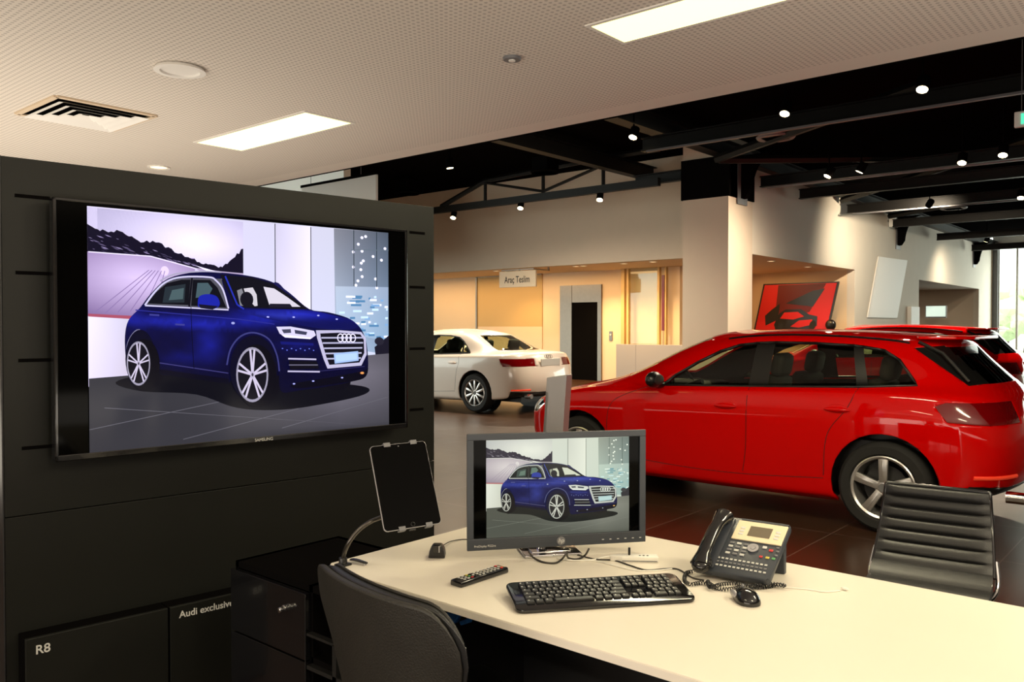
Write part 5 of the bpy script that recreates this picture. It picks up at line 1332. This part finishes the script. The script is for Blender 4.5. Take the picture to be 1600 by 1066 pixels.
# ---- tablet on gooseneck
dt = 2.32
TL, TR, BR, BL = [ORG+ray(px, py)*1.0 for px, py in ((573.5, 698), (659, 690), (696, 816), (604, 832))]
def atd(px, py, d):
    u_ = (px-800)/F_PX; p = cw(u_*d, d); r = ray(px, py); f = r.x*(-sY)+r.y*cY; q = ORG+r*(d/f); return q
c1, c2, c3, c4 = atd(573.5, 698, 2.36), atd(659, 690, 2.44), atd(696, 816, 2.36), atd(604, 832, 2.28)
tc_ = (c1+c2+c3+c4)/4; tx = ((c2-c1)+(c3-c4)).normalized(); ty = ((c1-c4)+(c2-c3)).normalized(); tz = tx.cross(ty).normalized(); ty = tz.cross(tx)
TWd = ((c2-c1).length+(c3-c4).length)/2; THt = ((c1-c4).length+(c2-c3).length)/2
tb = thing('tablet', 'black screened tablet with silver rim held up at the left desk corner', 'tablet', tc_, rot=frame((0, 0, 0), tx, ty, tz).to_euler())
MB().prism(rrect(TWd, THt, .012, x0=-TWd/2, y0=-THt/2), .007, Matrix.Translation((0, 0, -.007)), bev=.0015).build('case', 'silver', tb, smooth=40)
MB().prism(rrect(TWd-.003, THt-.003, .011, x0=-TWd/2+.0015, y0=-THt/2+.0015), .0008, Matrix.Translation((0, 0, -.0002))).build('screen', 'black_screen', tb)
MB().cyl((0, THt/2-.008, .0008), .0018, .0006).build('camera_lens', 'grey', tb); MB().lathe([(.005, .0006), (.0058, .001), (.0066, .0006)], 20, Matrix.Translation((0, -THt/2+.010, 0))).build('home_button', 'key', tb)
base = D(536, 884); neck_top = tc_ - tz*.02
hd = thing('tablet_stand', 'flexible gooseneck tablet holder clamped to the left desk corner', 'stand', base)
inv = lambda p: p-base
n1 = atd(598, 808, 2.33); 
gp_ = [Vector((0, 0, 0)), Vector((0, 0, .02)), inv(atd(543, 852, 2.33)), inv(atd(558, 831, 2.33)), inv(atd(578, 816, 2.34)), inv(atd(602, 806, 2.37)), inv(tc_-ty*.05-tz*.03)]
gp_[2].z = (gp_[2].z)
MB().tube(gp_, .0062, 10, smooth=10).build('gooseneck', 'gunmetal', hd, smooth=60)
Mh = frame(tc_-base, tx, ty, tz)
mb = MB(); mb.box((0, -.02, -.016), (.05, .05, .016), bev=.004); mb.box((0, 0, -.012), (.02, THt+.01, .006), bev=.001); mb.box((0, -THt/2+.02, -.012), (TWd*.62, .018, .006), bev=.001); mb.box((0, THt/2-.02, -.012), (TWd*.62, .018, .006), bev=.001)
mb.xf(Mh).build('holder_plate', 'black_plastic', hd)
for sx_ in (-.2, .27):
    for sy_ in (-1, 1):
        x_ = TWd*sx_; mb = MB(); mb.box((x_, sy_*(THt/2+.003), -.004), (.020, .004, .018), bev=.001); mb.box((x_, sy_*(THt/2-.002), .004), (.020, .012, .003), bev=.001); mb.xf(Mh).build('clip', 'grey', hd)
MB().cyl((0, 0, .012), .012, .024, bev=.003).b2((-.016, -.02, -.0), (.016, .02, .006), bev=.002).build('clamp', 'black_plastic', hd, smooth=40)
a, b = D(548, 878), D(573, 884)
lv = thing('clamp_lever', 'small black lever lying on the desk beside the gooseneck foot', 'lever', a, rz=math.atan2((b-a).y, (b-a).x))
MB().tube([(0, 0, .006), (.02, 0, .009), ((b-a).length, 0, .007)], lambda t: .005+.002*math.sin(t*PI), 8, smooth=4, flat=.6).build('lever_arm', 'gloss_black', lv, smooth=60)
MB().cyl(((b-a).length*.9, 0, .003), .004, .006).build('pivot', 'silver', lv)

# ---- blue clips below the desk edge
q = atY(715, 962, 1.56)
bc = thing('blue_clip', 'bright blue plastic clip under the desk edge behind the near chair', 'clip', (q.x, 1.56, DZ-.024))
MB().box((0, 0, -.035), (.035, .02, .07), rot=Matrix.Rotation(R(35), 3, 'Y'), bev=.003).build('clip_body', 'blue', bc); MB().box((.03, 0, -.06), (.03, .02, .012), rot=Matrix.Rotation(R(-25), 3, 'Y'), bev=.003).build('clip_jaw', 'blue', bc)

# ---- near chair (seen from behind)
Xc = -1.462; Yb = 1.27
nc_ = thing('office_chair', 'dark leather shell chair in the foreground, seen from behind', 'chair', (Xc, Yb+.25-.02, 0), rz=R(-8))
def shell_pt(s, t, off):
    """s -1..1 across the back, t 0..1 from seat to rim"""
    z = .47+.395*t
    hw = .20+.102*min(1, t*1.15)**.8
    if t > .75 and s > 0: pass
    a = s*1.15; x = hw*math.sin(a)/math.sin(1.15); y = .075*(1-math.cos(a))/(1-math.cos(1.15))
    y -= .05*t; zz = z
    cr_ = max(0, abs(s)-.55)/.45
    if t > .0: zz -= (.085*cr_**2.4)*t
    n = Vector((math.sin(a), -math.cos(a)*1.0, .1)).normalized()
    return Vector((x, y-.25, zz)) + n*(-off)
widen = lambda x: .040*(max(0, x)/.28)**2
NS, NT = 28, 16
def shell(o0, o1, s0=-1, s1=1, name='t'):
    bm_rows = []
    for i in range(NT+1): bm_rows.append([shell_pt(s0+(s1-s0)*j/NS, i/NT, o0) for j in range(NS+1)])
    inner = [[shell_pt(s0+(s1-s0)*j/NS, i/NT, o1) for j in range(NS+1)] for i in range(NT+1)]
    mb = MB(); mb.grid(bm_rows); mb.grid([r[::-1] for r in inner])
    mb.grid([bm_rows[-1], inner[-1]][::-1]); mb.grid([bm_rows[0], inner[0]]); mb.grid([[r[0] for r in bm_rows], [r[0] for r in inner]]); mb.grid([[r[-1] for r in bm_rows], [r[-1] for r in inner]][::-1])
    bmesh.ops.remove_doubles(mb.bm, verts=mb.bm.verts, dist=.0004); bmesh.ops.recalc_face_normals(mb.bm, faces=mb.bm.faces); return mb
mb = shell(0, .022); o = mb.build('back_shell', 'leather_back', nc_, smooth=55); bv = o.modifiers.new('b', 'BEVEL'); bv.width = .007; bv.segments = 3; bv.angle_limit = R(50)
mb = shell(.024, .066, -.97, .97); [setattr(v.co, 'x', v.co.x+widen(v.co.x)) for v in mb.bm.verts]; o = mb.build('back_pad', 'leather', nc_, smooth=55); bv = o.modifiers.new('b', 'BEVEL'); bv.width = .010; bv.segments = 3; bv.angle_limit = R(50)
rim_ = [shell_pt(-.97+1.94*k/60, 1.0, .05) for k in range(61)]+[shell_pt(.97, 1-k/20, .05) for k in range(1, 20)]
rim_ = [p+Vector((widen(p.x), 0, 0)) for p in rim_]
mb = MB(); mb.tube([p+Vector((0, 0, .003 if i < 61 else 0))+(Vector((.004, 0, 0)) if i >= 61 else Vector()) for i, p in enumerate(rim_)], .0035, 6); mb.build('piping', 'leather_back', nc_, smooth=60)
sl = [shell_pt(.975, 1-k/46, .046)+Vector((.0065, -.002, 0)) for k in range(46)]
sl = [p+Vector((widen(p.x), 0, 0)) for p in sl]
mb = MB()
for p in sl: mb.box(p, (.0022, .0022, .0045))
o = mb.build('stitching', 'text_w', nc_); o['kind'] = 'stuff'
mb = MB(); mb.box((0, .02, .455), (.42, .46, .07), bev=.03); mb.build('seat', 'leather', nc_, smooth=50)
MB().cyl((0, 0, .25), .028, .36).build('gas_column', 'chrome', nc_, smooth=40)
for k in range(5):
    a = 2*PI*k/5; l = MB().box((.15, 0, .085), (.30, .045, .03), bev=.008).xf(Matrix.Rotation(a, 4, 'Z')).build('base_arm', 'chrome', nc_)
    MB().cyl((.29, 0, .03), .03, .035, 'Y', bev=.006).xf(Matrix.Rotation(a, 4, 'Z')).build('castor', 'black_plastic', l, smooth=40)

# ---- far chair (ribbed)
k1 = atd(1385, 757, 3.46); k2 = atd(1545, 772, 3.25)
fu = (k2-k1); fu.z = 0; fw = fu.length; fu.normalize(); fn = Vector((fu.y, -fu.x, 0))     # fn towards the camera
fc = (k1+k2)/2
fr = thing('office_chair', 'black ribbed leather office chair beyond the desk by the red car rear wheel', 'chair', (fc.x, fc.y, 0), rot=frame((0, 0, 0), fu, -fn, (0, 0, 1)).to_euler())
zt_ = fc.z; zs_ = .50
def bp(x, t, off=0):   # t 0 bottom (seat joint) .. 1 top
    w = fw/2*(1.14-.14*t); y = -.10*(1-t)**2-.02*(1-t) if t < 1 else 0
    return Vector((x*w, y+.015*x*x*0-off, zs_+(zt_-zs_)*t))
rows = []; NR = 7
for i in range(NR*8+1):
    t = i/(NR*8); ph_ = (i % 8)/8; puff = .013*math.sin(PI*ph_)**.5 if i % 8 else 0
    rows.append([bp(-1+2*j/24, t, puff*(1-abs(-1+2*j/24)**8)) for j in range(25)])
bk = [[p+Vector((0, .026, 0)) for p in (bp(-1+2*j/24, i/(NR*8)) for j in range(25))] for i in range(NR*8+1)]
mb = MB(); mb.grid(rows); mb.grid([r[::-1] for r in bk]); mb.grid([rows[-1], bk[-1]][::-1]); mb.grid([[r[0] for r in rows], [r[0] for r in bk]]); mb.grid([[r[-1] for r in rows], [r[-1] for r in bk]][::-1]); mb.grid([rows[0], bk[0]])
bmesh.ops.remove_doubles(mb.bm, verts=mb.bm.verts, dist=.0002); bmesh.ops.recalc_face_normals(mb.bm, faces=mb.bm.faces); mb.build('backrest', 'leather', fr, smooth=45)
edge = [bp(-1.01, t/12, -.01) for t in range(13)]+[bp(-1+2*j/10, 1.0, -.012)+Vector((0, 0, .004)) for j in range(11)]+[bp(1.01, 1-t/12, -.01) for t in range(13)]
MB().tube(edge, .009, 8).build('side_frame', 'gloss_black', fr, smooth=60)
rows = []
for i in range(41):
    t = i/40; ph_ = (i % 8)/8; y = -.12-.40*t; z = zs_-.035+.05*(1-t)**4-.02*math.sin(PI*t)+.012*(math.sin(PI*ph_)**.5 if i % 8 else 0)-(.05*max(0, t-.85)/.15)**1
    rows.append([Vector(((-1+2*j/16)*fw/2*1.14, y, z)) for j in range(17)])
bk = [[Vector((p.x, p.y, rows[0][0].z*0+zs_-.085)) for p in r] for r in rows]
mb = MB(); mb.grid(rows); mb.grid([r[::-1] for r in bk]); mb.grid([rows[0], bk[0]][::-1]); mb.grid([rows[-1], bk[-1]]); mb.grid([[r[0] for r in rows], [r[0] for r in bk]]); mb.grid([[r[-1] for r in rows], [r[-1] for r in bk]][::-1])
bmesh.ops.remove_doubles(mb.bm, verts=mb.bm.verts, dist=.0002); bmesh.ops.recalc_face_normals(mb.bm, faces=mb.bm.faces); mb.build('seat', 'leather', fr, smooth=45)
MB().cyl((0, -.28, .23), .028, .34).build('gas_column', 'chrome', fr, smooth=40)
for s in (-1, 1): MB().tube([(s*fw*.58, -.05, zs_+.05), (s*fw*.60, -.12, zs_-.05), (s*fw*.45, -.3, zs_-.10)], .010, 8, smooth=6).build('side_bracket', 'chrome', fr, smooth=60)
for k in range(5):
    a = 2*PI*k/5+.3; Mx = Matrix.Translation((0, -.28, 0)) @ Matrix.Rotation(a, 4, 'Z')
    l = MB().box((.14, 0, .08), (.28, .04, .028), bev=.008).xf(Mx).build('base_arm', 'chrome', fr); MB().cyl((.27, 0, .03), .03, .035, 'Y', bev=.006).xf(Mx).build('castor', 'black_plastic', l, smooth=40)

# ---- info pillar before the red car nose
pt = atd(868, 585, 6.9); pl_ = atd(868, 680, 6.9)
ip = thing('info_stand', 'slanted light grey information stand before the near red car nose', 'stand', (pt.x, pt.y, 0), rz=R(8))
Wp = .19
MB().box((0, 0, .012), (.36, .42, .024), bev=.005).build('foot_plate', 'silver', ip)
bm = bmesh.new(); zT = pt.z
A_ = [(-Wp/2, -.05, .024), (Wp/2, -.05, .024), (Wp/2, .05, .024), (-Wp/2, .05, .024)]; B_ = [(-Wp/2+.05, .0, zT-.03), (Wp/2+.05, .0, zT), (Wp/2+.05, .10, zT), (-Wp/2+.05, .10, zT-.03)]
va = [bm.verts.new(p) for p in A_]; vb = [bm.verts.new(p) for p in B_]
bm.faces.new(va[::-1]); bm.faces.new(vb)
for k in range(4): bm.faces.new((va[k], va[(k+1) % 4], vb[(k+1) % 4], vb[k]))
for v in bm.verts: v.co.x -= .04
mb = MB(); mb._merge(bm); o = mb.build('slanted_post', 'silver', ip); bv = o.modifiers.new('b', 'BEVEL'); bv.width = .006; bv.segments = 2
mb = MB(); mb.quad((-.115, -.052, .15), (-.105, -.052, .15), (-.07, -.016, zT-.15), (-.08, -.016, zT-.15)); mb.build('panel_joint', 'grey', ip)

# ---- phrases shared by repeats
GROUPS = {'track_spotlight': 'lit black spotlights of the showroom roof', 'downlight': 'small warm downlights', 'roof_beam': 'lengthwise black roof beams', 'cross_beam': 'black cross beams',
          'roof_brace': 'black roof braces', 'cable_tray': 'cable trays under the cross beams', 'ceiling_speaker': 'dark ceiling units', 'ceiling_light': 'rectangular lights in the white ceiling',
          'wall_bracket': 'curved black wall brackets', 'display_cabinet': 'low cabinets under the television', 'tree': 'trees outside the glass front', 'white_cable': 'white cables on the desk',
          'monitor_cable': 'cable loops under the monitor', 'office_chair': 'office chairs at the desk', 'car': 'cars in the showroom'}
for o in bpy.data.objects:
    if o.parent is None and 'category' in o and o.name.split('.')[0] in GROUPS: o['group'] = GROUPS[o.name.split('.')[0]]
